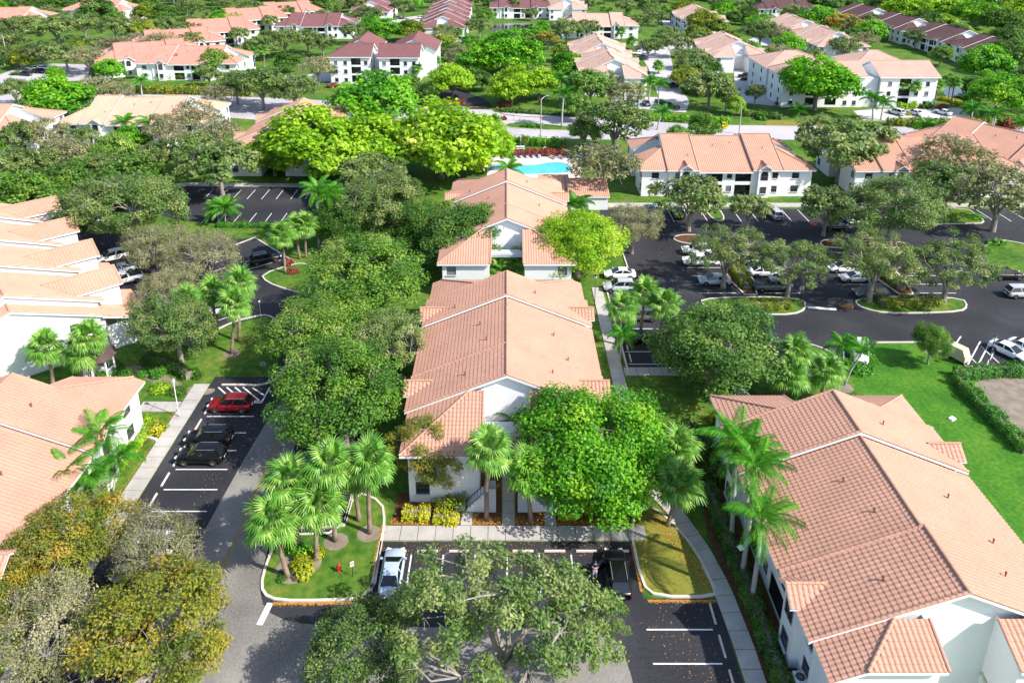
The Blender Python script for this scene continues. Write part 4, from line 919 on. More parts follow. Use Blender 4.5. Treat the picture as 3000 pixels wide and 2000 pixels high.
LOOK = {'oak': 'grey-green oak', 'oak_airy': 'see-through spreading oak', 'oak_fresh': 'fresh green oak', 'twiggy': 'sparse twiggy oak', 'green': 'bright green broadleaf tree', 'lime': 'lime-green broadleaf tree', 'dark': 'dark green dense tree', 'olive': 'olive-green tree', 'amber': 'amber-tinged tree'}
NAME = {'oak': 'oak_tree', 'oak_airy': 'oak_tree', 'oak_fresh': 'oak_tree', 'twiggy': 'oak_tree', 'green': 'broadleaf_tree', 'lime': 'broadleaf_tree', 'dark': 'broadleaf_tree', 'olive': 'broadleaf_tree', 'amber': 'broadleaf_tree'}
PLANTS = []     # (object, look, category, x, y) waiting for a label
def tree(kind, x, y, r, h):
    st = STYLE[kind]; far = y > 115
    i = RND.randrange(3); tr, cr = (FAR[st if st != 'airy' else 'open'] if far else NEAR[st])[i]
    H0 = {'open': 9.7, 'full': 9.7, 'dense': 9.3, 'twiggy': 9.7, 'airy': 9.7}[st]
    root = empty(NAME[kind], (x, y, 0), RND.uniform(0, 6.28)); root.scale = (r / 6.0, r / 6.0 * RND.uniform(.92, 1.06), h / H0)
    place('trunk', tr, root); place('crown', cr, root, mat=LEAF['oak' if kind == 'oak_airy' else kind])
    PLANTS.append((root, LOOK[kind], 'tree', x, y)); return root
TREES = [
 # near
 ('oak_airy',-0.1,37.7,7.96,11.91), ('oak',-9.9,37.5,4.57,8.12), ('oak_airy',5.7,40.6,3.16,6.54), ('amber',-34.3,46.8,5.13,8.34), ('twiggy',-27.0,46.1,4.39,7.91), ('amber',-24.1,38.3,6.17,9.51), ('twiggy',-31.7,38.7,4.68,8.24), ('amber',-36.7,43.4,3.84,6.90),
 ('green',8.2,56.5,7.45,10.94), ('amber',-7.0,58.5,4.32,7.44), ('oak_fresh',-16.5,64.0,7.32,11.20), ('oak_fresh',-17.8,87.2,8.35,12.35), ('oak_fresh',-21.4,76.2,6.49,10.27), ('oak',-13.9,75.5,5.47,9.13), ('dark',-6.0,105.0,7.51,11.01),
 ('lime',10.6,101.8,7.57,11.07), ('twiggy',19.9,109.5,5.37,9.01), ('dark',23.1,74.0,7.32,10.80), ('oak_fresh',50.8,78.6,2.36,5.64),
 ('oak_airy',31.4,98.0,6.23,9.98), ('oak_airy',39.6,95.0,5.93,9.64), ('oak_airy',50.7,93.9,7.04,10.88), ('oak_airy',60.6,93.2,6.75,10.57), ('oak',61.5,111.2,8.94,13.01), ('twiggy',82.8,118.3,8.02,11.98), ('oak_airy',53.2,116.4,5.66,9.34), ('oak_airy',41.1,118.9,3.47,6.89), ('oak_airy',31.0,118.4,6.60,10.40),
 ('twiggy',17.9,133.9,7.68,11.60), ('oak',78.0,125.0,6.63,10.42), ('oak',66.4,142.2,10.11,14.32), ('twiggy',84.2,134.1,8.32,12.32), ('oak',23.8,160.7,8.67,12.71), ('oak_fresh',17.9,165.7,3.89,7.36),
 ('oak',-59.2,110.0,9.92,14.11), ('twiggy',-51.9,101.3,5.27,8.90), ('twiggy',-42.8,97.1,6.04,9.76), ('twiggy',-45.1,88.7,4.48,8.02), ('oak',-39.5,79.0,5.88,9.59), ('oak',-70.0,111.2,3.82,7.27),
 ('oak',-54.6,135.3,7.43,11.32), ('oak',-64.1,146.1,5.89,9.60), ('oak',-19.8,114.8,8.36,12.37), ('dark',-26.2,112.8,6.07,9.40), ('dark',-15.2,112.8,6.07,9.40), ('oak_fresh',-8.9,117.4,3.43,6.84),
 ('lime',-13.4,145.2,12.04,16.09), ('lime',-39.2,146.3,11.09,15.02), ('lime',-25.9,145.5,9.67,13.43), ('lime',-5.3,150.2,7.47,10.97), ('lime',-31.2,137.3,7.22,10.69), ('oak',-25.3,130.2,6.87,10.69), ('lime',-47.8,146.8,6.28,9.63), ('twiggy',-31.6,149.7,4.97,8.56),
 ('green',-31.8,182.4,10.60,14.47), ('lime',-15.7,212.9,7.35,10.84), ('lime',1.4,207.9,7.67,11.19), ('lime',9.3,212.1,6.36,9.72), ('green',-1.7,248.6,11.31,15.27), ('green',-10.1,244.8,6.71,10.11), ('green',6.9,250.6,6.85,10.28), ('oak_fresh',23.0,203.4,7.04,10.88), ('oak_fresh',18.0,188.9,4.39,7.92), ('oak',29.4,221.0,4.06,7.55),
 ('green',19.5,243.9,5.57,8.84), ('amber',16.0,294.0,4.52,7.66), ('olive',19.6,269.0,3.91,6.98), ('oak',24.1,306.1,7.17,11.03), ('oak',33.6,318.1,5.44,9.09), ('oak',-11.5,320.1,5.76,9.45), ('green',14.6,324.5,4.09,7.18), ('oak',-63.4,345.6,7.74,11.66), ('oak',-62.2,306.6,5.53,9.19), ('green',-49.9,312.1,7.03,10.47), ('olive',-40.3,313.6,6.36,9.72),
 ('dark',-8.1,405.7,5.78,9.08), ('oak',3.5,390.1,6.61,10.40), ('oak',15.8,392.7,5.95,9.67), ('dark',-22.3,204.9,3.98,7.06),
 ('green',84.2,200.4,11.28,15.24), ('oak',55.6,202.5,7.47,11.37), ('oak',58.2,233.7,6.41,10.18), ('olive',54.1,224.2,4.64,7.79), ('oak',59.4,198.9,4.14,7.64), ('oak_fresh',45.3,167.9,4.33,7.85), ('oak_fresh',38.7,162.6,3.22,6.60), ('lime',61.1,194.9,2.72,5.64),
 ('oak',51.2,271.9,4.93,8.52), ('oak',61.3,294.9,5.06,8.67), ('oak',62.8,277.3,5.65,9.33), ('olive',85.4,333.8,7.49,10.99), ('olive',90.1,323.2,5.53,8.79), ('oak',100.0,298.0,7.79,11.72), ('twiggy',107.6,296.3,6.02,9.74), ('green',101.3,270.7,7.37,10.85), ('green',85.5,264.8,5.42,8.67), ('oak',69.1,204.7,3.22,6.60),
 ('green',136.6,332.7,9.26,12.97), ('amber',141.6,319.6,7.91,11.46), ('green',148.4,309.2,6.69,10.09), ('oak',120.7,268.8,6.10,9.83), ('twiggy',132.4,278.5,6.05,9.78), ('oak',160.6,296.4,4.55,8.10), ('oak_fresh',151.8,261.8,4.29,7.80), ('olive',170.7,281.6,4.09,7.18), ('oak',166.6,320.6,4.04,7.52),
 ('green',148.8,232.4,9.04,12.72), ('dark',167.1,247.7,8.47,12.08), ('green',129.9,194.7,8.30,11.90), ('dark',149.6,215.0,5.94,9.26), ('dark',135.5,213.6,3.94,7.01),
 ('lime',192.0,369.1,10.71,14.60), ('lime',211.8,372.3,12.46,16.55), ('green',213.5,349.4,10.17,13.99), ('dark',211.0,323.9,9.46,13.19), ('lime',243.3,362.8,9.73,13.50), ('dark',186.2,338.6,6.84,10.26), ('dark',248.7,394.4,9.66,13.42), ('dark',191.8,288.5,7.17,10.64), ('dark',196.6,399.2,8.00,11.57), ('oak',183.0,306.6,5.53,9.19), ('dark',161.0,386.2,9.47,13.21), ('oak',135.3,353.7,7.12,10.98),
 # left and far left
 ('green',-113.8,186.2,9.09,12.78), ('oak',-118.9,178.8,5.17,8.79), ('olive',-122.4,178.0,3.75,6.80), ('oak',-136.3,204.3,4.91,8.49), ('oak',-129.7,203.4,4.51,8.05), ('twiggy',-110.2,199.6,6.45,10.23), ('twiggy',-104.3,199.5,4.43,7.96), ('oak',-75.7,206.7,6.48,10.25), ('oak',-66.5,200.4,8.50,12.52), ('oak',-57.4,198.7,6.89,10.71), ('twiggy',-76.9,196.7,5.28,8.91), ('twiggy',-58.8,231.6,6.15,9.88), ('oak',-53.9,235.8,4.32,7.83),
 ('oak',-107.0,158.1,5.22,8.84), ('twiggy',-102.3,160.5,5.44,9.09), ('twiggy',-90.2,147.3,5.03,8.64), ('oak',-96.0,139.2,5.31,8.95), ('oak',-94.4,160.9,3.41,6.82), ('oak_fresh',-82.6,151.7,4.45,7.99), ('oak',-78.8,139.2,4.52,8.06), ('dark',-81.0,130.4,5.34,8.58), ('oak_fresh',-81.9,119.5,6.37,10.13), ('oak',-72.7,139.8,4.14,7.63), ('twiggy',-75.6,159.8,5.87,9.57), ('twiggy',-73.5,169.8,6.75,10.56), ('twiggy',-62.9,158.1,6.10,9.84), ('oak',-71.9,146.1,4.30,7.82), ('oak',-71.3,122.3,4.74,8.30), ('oak',-92.0,142.4,3.74,7.18),
 ('oak',-198.2,308.1,8.04,12.00), ('olive',-208.0,334.3,5.11,8.32), ('oak',-177.4,298.4,9.67,13.83), ('oak',-175.6,315.2,8.22,12.20), ('dark',-192.4,360.1,9.34,13.06), ('oak',-161.5,312.3,7.30,11.18), ('olive',-170.4,361.0,7.11,10.56), ('dark',-163.9,362.6,6.49,9.87), ('dark',-211.6,385.5,7.74,11.27), ('oak',-249.3,398.5,6.74,10.55), ('dark',-241.2,405.6,6.87,10.29), ('oak',-128.2,301.0,6.78,10.60), ('green',-128.5,339.0,6.69,10.10), ('green',-122.0,341.8,5.52,8.79), ('oak',-121.9,363.8,7.80,11.74), ('oak',-105.9,339.5,4.57,8.12), ('dark',-92.3,390.5,6.97,10.40), ('oak',-103.8,384.8,6.52,10.30), ('dark',-80.4,405.6,6.87,10.29),
 ('twiggy',-125.6,273.1,7.17,11.04), ('oak',-117.4,282.1,5.87,9.57), ('twiggy',-138.8,282.7,5.63,9.30), ('twiggy',-139.6,267.6,6.55,10.34), ('olive',-166.1,255.8,4.66,7.82), ('oak',-159.3,256.7,6.30,10.06), ('oak',-148.5,251.9,6.65,10.45), ('twiggy',-138.0,246.1,6.51,10.29), ('green',-141.7,233.4,3.00,5.96), ('green',-125.3,235.8,4.75,7.92), ('oak_fresh',-94.2,241.3,6.06,9.78), ('oak',-88.0,271.5,5.91,9.62), ('oak',-82.3,278.7,7.06,10.91), ('oak',-75.6,285.9,6.20,9.95), ('oak',-68.2,279.0,5.05,8.66), ('oak',-107.0,302.1,4.63,8.19), ('oak',-185.1,279.3,6.32,10.08), ('dark',-190.6,401.7,7.16,10.62), ('oak',-154.6,374.5,6.69,10.49), ('oak',-74.2,391.6,6.98,10.82), ('dark',-106.0,367.5,5.59,8.86),
 ('oak',-25.5,367.4,3.29,6.68), ('oak',-51.8,380.9,6.80,10.61), ('olive',86.8,377.3,6.74,10.15), ('olive',77.8,310.7,4.76,7.94), ('oak',162.8,337.6,5.15,8.77), ('dark',128.0,390.5,6.97,10.40), ('green',107.3,378.2,6.42,9.79), ('oak',59.8,337.6,5.15,8.77), ('oak',70.9,356.0,4.78,8.35),
]
for t in TREES: tree(*t)
# the continuous canopy further off: single trees filling the gaps between buildings, roads and water
KEEP = [[(-17, 118), (-60, 118), (-64, 142), (-17, 142)], [(14, 74), (125, 74), (125, 135), (14, 135)], [(-320, 210), (-60, 180), (22, 168), (320, 168), (320, 188), (60, 189), (0, 206), (-60, 222), (-320, 240)],
        [(-10.07,374.05), (20.98,374.05), (19.25,315.05), (-8.44,310.79)], [(-111.77,291.01), (-125.79,338.15), (-115.69,376.46), (-101.03,353.62), (-98.26,298.63)], [(126.72,254.90), (169.07,323.92), (162.32,257.83), (131.27,205.14), (121.72,205.14)], [(26.74,201.33), (49.86,195.86), (57.03,231.09), (67.72,315.05), (51.96,323.92), (44.23,231.09)], [(76.97,260.82), (90.10,260.82), (91.81,209.08), (76.74,202.08), (62.31,204.37)],
        [(88.27,187.32), (96.90,205.14), (132.42,207.09), (121.65,187.32)], [(-170.11,236.01), (-173.44,254.90), (-166.66,271.50), (-148.21,267.01), (-130.24,233.53), (-148.82,222.69)], [(-6.19,175.00), (18.99,175.00), (15.64,137.65), (-5.66,137.65)], [(-79.79,246.47), (-55.13,253.17), (-49.56,231.09), (-72.95,227.29)], [(10.20,209.08), (19.25,315.05), (22.81,315.05), (15.06,209.08)]]
def inside(x, y, poly):
    c = False
    for i in range(len(poly)):
        (x1, y1), (x2, y2) = poly[i - 1], poly[i]
        if (y1 > y) != (y2 > y) and x < (x2 - x1) * (y - y1) / (y2 - y1) + x1: c = not c
    return c
def blocked(x, y, r):
    for fx, fy, a in FOOT:
        dx, dy = x - fx, y - fy; u = dx * math.cos(a) + dy * math.sin(a); v = -dx * math.sin(a) + dy * math.cos(a)
        if abs(u) < 10.5 + r * .72 and -6.5 - r * .72 < v < 27.5 + r * .72: return True
    for x0, y0, x1, y1 in ((-58, 228, -20, 264), (72, 199, 121, 236)):
        if x0 - r * .6 < x < x1 + r * .6 and y0 - r < y < y1 + r * .6: return True
    return any(inside(x, y, p) for p in KEEP)
fill = random.Random(5); stand = [(t[1], t[2], t[3]) for t in TREES]; made = 0
for k in range(9000):
    if made >= 330: break
    y = fill.uniform(112, 500) if fill.random() < .75 else fill.uniform(430, 540); x = fill.uniform(-.69, .69) * (y + 14)
    if y < 168 and x > -22: continue
    if 168 < y < 172: continue
    r = fill.uniform(3.6, 6.6) if y < 420 else fill.uniform(5, 8); 
    if blocked(x, y, r) or any((x - a) ** 2 + (y - b) ** 2 < (.68 * (r + c)) ** 2 for a, b, c in stand): continue
    u = fill.random()
    kind = ('oak' if u < .46 else 'twiggy' if u < .60 else 'dark' if u < .72 else 'green' if u < .83 else 'oak_fresh' if u < .93 else 'olive') if x < 100 or y < 250 else ('green' if u < .35 else 'dark' if u < .6 else 'lime' if u < .75 else 'oak')
    tree(kind, x, y, r, 1.05 * r + fill.uniform(1.8, 3.0)); stand.append((x, y, r)); made += 1

# ---------------------------------------------------------------- palms
def fan_frond(seed):
    """fan leaf: stalk, then narrow blades spread from its end, drooping at the tips"""
    rng = np.random.default_rng(seed); V = []; T_ = []
    st = 1.05
    def ribbon_(p, q, w, t):
        p, q = np.array(p, float), np.array(q, float); s = np.cross(q - p, [0, 0, 1.0]); s /= np.linalg.norm(s) + 1e-9
        V.append([p - s * w / 2, p + s * w / 2, q + s * w * .35, q - s * w * .35]); T_.append(t)
    ribbon_((0, 0, 0), (st * .6, 0, .12), .07, .9); ribbon_((st * .6, 0, .12), (st, 0, .1), .06, .9)
    nb = 22
    for i in range(nb):
        a = (i / (nb - 1) - .5) * 4.0; L = rng.uniform(.95, 1.25) * (1.0 - .16 * abs(a) / 2)
        d = np.array([math.cos(a), math.sin(a), 0]); f = st + .3 * (1 - abs(a) / 2)
        b = np.array([st - .05 + .28 * (1 - abs(a) / 2.2), 0, .1]); m = b + d * L * .55 + np.array([0, 0, .05 - .02 * abs(a)]); e = b + d * L + np.array([0, 0, -.22 - rng.uniform(0, .25)])
        t = np.clip(rng.normal(.5, .2), 0, 1)
        s = np.array([-d[1], d[0], 0])
        V.append([b - s * .015, b + s * .015, m + s * .075, m - s * .075]); T_.append(t)
        V.append([m - s * .075, m + s * .075, e + s * .012, e - s * .012]); T_.append(t)
    return quads_mesh('frond', np.array(V), np.array(T_), LEAF['palm'])
def feather_frond(seed, L=3.0, droop=1.0, wid=.62, nl=34, hang=.35):
    """arched rib with narrow leaflets along both sides"""
    rng = np.random.default_rng(seed); V = []; T_ = []
    def rib(t): return np.array([L * (t - .12 * droop * t * t), 0, L * (.34 * t - .62 * droop * t * t)])
    for i in range(8):
        p, q = rib(i / 8), rib((i + 1) / 8); w = .05 * (1 - i / 9)
        V.append([p + [0, -w, 0], p + [0, w, 0], q + [0, w * .8, 0], q + [0, -w * .8, 0]]); T_.append(.75)
    for i in range(nl):
        t = .14 + .86 * i / (nl - 1); p = rib(t); l = wid * math.sin(math.pi * (.12 + .84 * t)) ** .6 * rng.uniform(.85, 1.1)
        for s in (-1, 1):
            d = np.array([.45, s * .9, 0]); d /= np.linalg.norm(d); m = p + d * l * .5 + np.array([0, 0, .04]); e = p + d * l + np.array([0, 0, -hang * rng.uniform(.7, 1.2)])
            sd = np.array([.03, 0, 0]); tt = np.clip(rng.normal(.5, .2), 0, 1)
            V.append([p - sd * .6, p + sd * .6, m + sd, m - sd]); T_.append(tt); V.append([m - sd, m + sd, e + sd * .3, e - sd * .3]); T_.append(tt)
    return quads_mesh('frond', np.array(V), np.array(T_), LEAF['feather'])
FAN = [fan_frond(k) for k in range(3)]
FEA = [feather_frond(k, 2.9, 1.0) for k in range(3)]
FEB = [feather_frond(k + 5, 2.0, 1.15, .5, 26) for k in range(2)]
def frond_layout(kind, rng):
    """angles of the leaves on a palm head: (spin, tilt, size)"""
    out = []
    if kind == 'sabal':
        n = 27
        for i in range(n):
            t = i / n; el = math.radians(84 - 118 * t ** .85) + rng.uniform(-.12, .12); out.append((i * 2.39996 + rng.uniform(-.2, .2), el, rng.uniform(.88, 1.08)))
    else:
        n = 16 if kind == 'royal' else 13
        for i in range(n):
            t = i / n; el = math.radians(66 - 78 * t) + rng.uniform(-.12, .12); out.append((i * 2.39996 + rng.uniform(-.2, .2), el, rng.uniform(.88, 1.08)))
    return out
def head_mesh(kind, seed):
    """far palms: the same leaves joined into one crown"""
    rng = random.Random(seed); VV = []; TT = []
    src = FAN if kind == 'sabal' else FEA
    for sp, el, s in frond_layout(kind, rng):
        me = rng.choice(src); n = len(me.polygons); co = np.empty(len(me.vertices) * 3, np.float32); me.vertices.foreach_get('co', co); t = np.empty(n, np.float32); me.attributes['tint'].data.foreach_get('value', t)
        mt = np.array((Matrix.Rotation(sp, 3, 'Z') @ Matrix.Rotation(-el, 3, 'Y'))) * s
        V = co.reshape(n, 4, 3) @ mt.T
        VV.append(V); TT.append(t)
    V = np.concatenate(VV); T_ = np.concatenate(TT)
    # widen blades so that they still read from afar
    c = V.mean(1, keepdims=True)
    return quads_mesh('crown', c + (V - c) * 1.25, T_, LEAF['palm' if kind == 'sabal' else 'feather'])
HEADS = {k: [head_mesh(k, 40 + j) for j in range(2)] for k in ('sabal', 'royal')}
PALM_LOOK = {'sabal': 'fan palm', 'royal': 'tall feather palm', 'areca': 'short feather palm', 'dead': 'dead palm'}
PALM_NAME = {'sabal': 'fan_palm', 'royal': 'feather_palm', 'areca': 'feather_palm', 'dead': 'palm'}
def palm(kind, x, y, h, lean=0.0, sc=1.0):
    rng = random.Random(int(x * 7 + y * 13)); near = y < 112
    root = empty(PALM_NAME[kind], (x, y, 0)); r0 = {'sabal': .2, 'royal': .2, 'areca': .1, 'dead': .14}[kind]
    bend = rng.uniform(-.1, .1)
    top = Vector((lean, rng.uniform(-.25, .25), h)); mid = Vector((lean * .45 + bend, bend, h * .5))
    mb = MB(); pts = [Vector((0, 0, -.05)), Vector((lean * .15, 0, h * .12)), mid * .6, mid, (mid + top) / 2 + Vector((bend * .3, 0, 0)), top]
    rr = [r0 * 1.35, r0 * 1.05, r0, r0 * .95, r0 * .9, r0 * (1.15 if kind == 'sabal' else .75)]
    mb.tube(pts, rr, 8); mb.build('trunk', M['royal_bark' if kind in ('royal', 'areca') else 'palm_bark'], root, smooth=True)
    if kind == 'royal': MB().tube([top - Vector((0, 0, .9)), top - Vector((0, 0, .45)), top + Vector((0, 0, .15))], [r0 * .8, r0 * .95, r0 * .5], 7).build('crownshaft', LEAF['feather'], root, smooth=True)
    if kind == 'sabal':                                        # skirt of old leaf bases
        b = MB()
        for k in range(14):
            a = k * 2.4; z = h - .15 - .05 * k; b.tube([(top.x + math.cos(a) * r0 * .9, top.y + math.sin(a) * r0 * .9, z - .25), (top.x + math.cos(a) * (r0 + .28), top.y + math.sin(a) * (r0 + .28), z + .15)], [.05, .03], 4)
        b.build('boots', M['palm_bark'], root)
    s0 = sc * {'sabal': 1.08, 'royal': 1.1, 'areca': 1.1, 'dead': .5}[kind]
    if kind == 'dead':
        for i in range(6):
            place('frond', FEB[0], root, top, (0, -rng.uniform(-1.2, .3), i * 1.1), (s0, s0, s0), LEAF['dead'])
    elif near:
        src = {'sabal': FAN, 'royal': FEA, 'areca': FEB}[kind]
        for sp, el, s in frond_layout(kind, rng):
            f = place('frond', rng.choice(src), root, top, (0, 0, 0), (s * s0,) * 3)
            f.rotation_euler = (Matrix.Rotation(sp, 3, 'Z') @ Matrix.Rotation(-el, 3, 'Y')).to_euler()
        if kind == 'sabal':
            for k in range(rng.choice([1, 3, 4])):
                f = place('dead_frond', FAN[0], root, top, (0, 0, 0), (s0 * .8,) * 3, LEAF['dead']); f.rotation_euler = (Matrix.Rotation(rng.uniform(0, 6.28), 3, 'Z') @ Matrix.Rotation(rng.uniform(.85, 1.2), 3, 'Y')).to_euler()
    else:
        hk = 'sabal' if kind == 'sabal' else 'royal'
        c = place('crown', HEADS[hk][rng.randrange(2)], root, top, (0, 0, rng.uniform(0, 6.28)), (s0,) * 3)
    PLANTS.append((root, PALM_LOOK[kind], 'palm', x, y)); return root
PALMS = [
 ('sabal',-17.97,47.91,5.65,-0.78), ('sabal',-16.14,49.63,5.57,0.73), ('sabal',-12.11,52.50,7.58,0.53), ('sabal',-17.80,50.71,7.20,-0.27), ('sabal',-14.93,51.63,7.97,0.18), ('sabal',-13.28,53.95,5.08,-0.04),
 ('sabal',-1.85,54.15,7.45,0.21), ('sabal',2.18,53.95,5.26,-0.38), ('sabal',14.29,53.36,4.32,0.75), ('sabal',16.19,57.96,4.70,-0.34),
 ('sabal',-52.33,74.35,4.90,0.01), ('sabal',-49.34,75.01,3.80,0.41), ('sabal',-48.47,75.01,5.59,0.64), ('sabal',-34.12,80.92,6.89,1.34), ('sabal',-34.07,83.65,7.99,0.91), ('sabal',-38.97,82.86,6.05,-0.68), ('sabal',-38.32,86.96,5.27,0.43),
 ('sabal',-33.45,102.66,6.18,-0.13), ('sabal',-32.57,107.60,5.42,-0.05), ('sabal',-31.70,107.97,5.55,0.42), ('royal',-30.50,111.77,9.77,0.51), ('royal',-29.82,112.43,8.65,1.49),
 ('sabal',30.69,71.35,3.42,0.35), ('sabal',35.32,71.97,3.57,0.09), ('sabal',33.17,72.92,5.15,-1.02), ('sabal',13.78,82.86,5.34,0.47), ('sabal',17.31,85.69,5.70,0.20), ('sabal',19.31,83.65,5.13,0.44), ('areca',13.67,79.06,3.55,0.24),
 ('royal',19.69,52.01,10.24,-0.84), ('royal',19.47,48.25,10.36,0.03), ('royal',19.51,45.81,7.69,0.03), ('royal',20.49,50.71,9.94,-0.87),
 ('royal',-38.22,57.96,5.65,0.65), ('royal',-39.52,54.15,4.53,0.85), ('royal',-41.51,53.36,3.21,1.23), ('royal',-38.63,55.38,2.32,0.57), ('areca',-37.19,57.52,3.53,1.07),
 ('areca',38.90,74.35,4.45,1.42), ('areca',40.66,78.70,2.37,-0.34), ('areca',-49.23,121.62,2.76,0.33), ('areca',-50.70,122.38,1.94,0.24), ('areca',12.43,123.92,2.61,-0.08), ('areca',11.16,123.15,2.60,0.05),
 ('areca',0.52,62.70,4.30,-0.01), ('areca',2.07,62.95,3.91,-0.37), ('sabal',1.75,99.37,3.32,-0.02), ('sabal',-0.25,98.31,2.75,-0.74), ('sabal',3.74,98.84,3.31,-0.04), ('areca',0.32,133.97,5.50,-0.00),
 ('areca',34.20,39.20,1.98,-0.52),
 ('royal',13.77,183.15,8.63,0.39), ('royal',15.33,213.17,6.23,-0.14), ('royal',41.93,203.22,6.27,-0.03), ('royal',37.45,180.97,4.39,0.99), ('royal',32.11,202.08,4.81,-0.05), ('royal',36.25,202.08,5.38,-0.11), ('royal',40.32,209.08,5.93,0.12), ('sabal',-19.37,197.65,1.71,0.05), ('sabal',-3.03,184.10,1.07,-0.17),
 ('royal',95.38,189.98,5.66,-1.06), ('royal',97.42,189.98,4.30,0.20), ('royal',113.38,177.34,6.20,-0.56), ('royal',117.57,175.58,5.38,-0.86), ('areca',77.58,194.10,1.40,-0.17), ('areca',100.38,173.28,2.89,-0.51), ('areca',101.44,173.28,2.63,0.34), ('areca',126.55,177.94,2.17,-0.48),
 ('royal',-87.91,168.02,5.36,0.07), ('royal',-82.74,168.02,5.20,0.39), ('dead',-106.89,242.19,8.17,0.26), ('royal',-107.67,217.40,4.10,0.34), ('sabal',-126.37,249.22,5.76,-0.21), ('sabal',-124.65,249.22,4.61,-0.41), ('sabal',-131.97,271.50,3.49,1.77), ('sabal',-90.69,260.82,4.80,2.31), ('sabal',-82.92,254.90,6.45,0.32), ('sabal',-90.92,249.22,3.46,1.54), ('sabal',-137.23,280.24,0.26,0.30), ('royal',-97.67,237.02,2.88,0.37),
 ('sabal',-28.14,233.04,5.00,0.08), ('sabal',-25.88,253.17,4.21,-0.33), ('sabal',-24.02,249.22,4.04,0.12), ('sabal',-19.70,310.79,3.93,-0.20), ('sabal',-27.88,319.43,4.17,0.12), ('royal',-21.59,270.21,5.56,0.14), ('sabal',-15.87,291.01,3.97,0.07), ('sabal',-20.99,359.08,3.20,-0.42), ('sabal',-28.28,370.49,2.80,-0.43),
 ('sabal',38.16,231.09,2.38,0.09), ('sabal',33.90,233.53,2.95,-0.13), ('sabal',49.54,294.77,3.08,-0.83), ('sabal',47.76,315.05,3.55,-0.17), ('sabal',48.13,376.46,5.00,-0.54), ('sabal',50.73,370.49,5.09,-0.56), ('sabal',56.18,283.75,4.14,-0.90), ('sabal',62.73,388.97,2.58,-0.66), ('sabal',50.89,249.22,2.31,-0.38),
 ('sabal',89.58,362.43,3.87,-0.80), ('sabal',94.35,353.62,3.78,-0.64), ('sabal',96.92,348.31,4.66,-0.57), ('sabal',75.02,310.79,3.79,-0.57), ('sabal',75.16,263.88,4.24,-0.14), ('sabal',76.59,280.24,3.20,-0.28), ('sabal',90.54,257.83,4.75,-0.53), ('sabal',87.94,246.47,4.79,0.13), ('sabal',122.66,298.63,4.73,-0.62), ('sabal',122.35,291.01,4.23,-0.83), ('sabal',84.45,376.46,4.67,-0.84), ('sabal',78.65,364.70,4.86,-0.83), ('sabal',79.76,382.61,4.57,-0.99),
 ('sabal',171.99,323.92,4.66,-0.50), ('sabal',185.26,338.15,3.78,0.09), ('sabal',190.05,315.05,2.13,-0.41), ('sabal',193.86,306.63,2.78,-0.56), ('sabal',107.67,207.09,4.91,0.06), ('sabal',108.46,204.37,6.20,0.86), ('sabal',112.34,203.22,5.79,-0.25), ('sabal',119.53,205.14,5.65,-0.27), ('sabal',126.07,209.89,5.95,-0.44), ('sabal',124.73,205.92,6.15,-0.40), ('sabal',115.59,228.70,2.15,-0.13),
]
for p in PALMS: palm(*p)

# ================================================================ hedges and shrubs
def hedge(pts, w, h, kind, label, group='clipped hedges', name='hedge', closed=False):
    rng = np.random.default_rng(int(abs(pts[0][0] * 31 + pts[0][1] * 17)) + 5)
    P = np.array(pts, float); y = P[:, 1].mean(); far = y > 120
    L = np.linalg.norm(np.diff(P, axis=0), axis=1); tot = L.sum(); cum = np.concatenate([[0], np.cumsum(L)])
    dens = 26 if y > 160 else (60 if far else 150); n = int(tot * (w + 2 * h) * dens * .8)
    s = rng.uniform(0, tot, n); k = np.clip(np.searchsorted(cum, s) - 1, 0, len(L) - 1); t = ((s - cum[k]) / L[k])[:, None]
    c = P[k] * (1 - t) + P[k + 1] * t; d = (P[k + 1] - P[k]) / L[k][:, None]; nn = np.stack([-d[:, 1], d[:, 0]], 1)
    a = rng.uniform(-.15, math.pi + .15, n); wob = 1 + .14 * np.sin(s * 1.7 + pts[0][0]) + .10 * np.sin(s * 4.3) + rng.normal(0, .06, n)
    rad = rng.uniform(.72, 1.02, n) * wob
    sq = lambda v: np.sign(v) * np.abs(v) ** .55
    off = sq(np.cos(a)) * w / 2 * rad; z = np.clip(sq(np.sin(np.clip(a, 0, math.pi))) * h * rad, .02, None) * rng.uniform(.45, 1, n) ** .35
    pos = np.concatenate([c + nn * off[:, None], z[:, None]], 1)
    out = np.concatenate([nn * np.cos(a)[:, None], np.sin(a)[:, None]], 1)
    nrm = norm(out * .8 + rng.normal(size=(n, 3)) * .5 + np.array([0, 0, .35]))
    cl = np.sin(s * 2.1 + 3) * .12 + np.sin(s * .7) * .08
    V, T_ = rot_leaves(rng, pos, nrm, .5 if y > 160 else (.34 if far else .2), .34 if y > 160 else (.22 if far else .13), np.clip(rng.normal(.48, .18, n) + cl, 0, 1))
    o = place(name, quads_mesh('hedge', V, T_, LEAF[kind])); tag(o, label, 'hedge', group)
    ribbon(MB(), [tuple(p) for p in pts], w * .55, .0, h * .62).build('hedge_core', M['bark'], o)  # solid dark core added inside so the leaves are not see-through
    return o
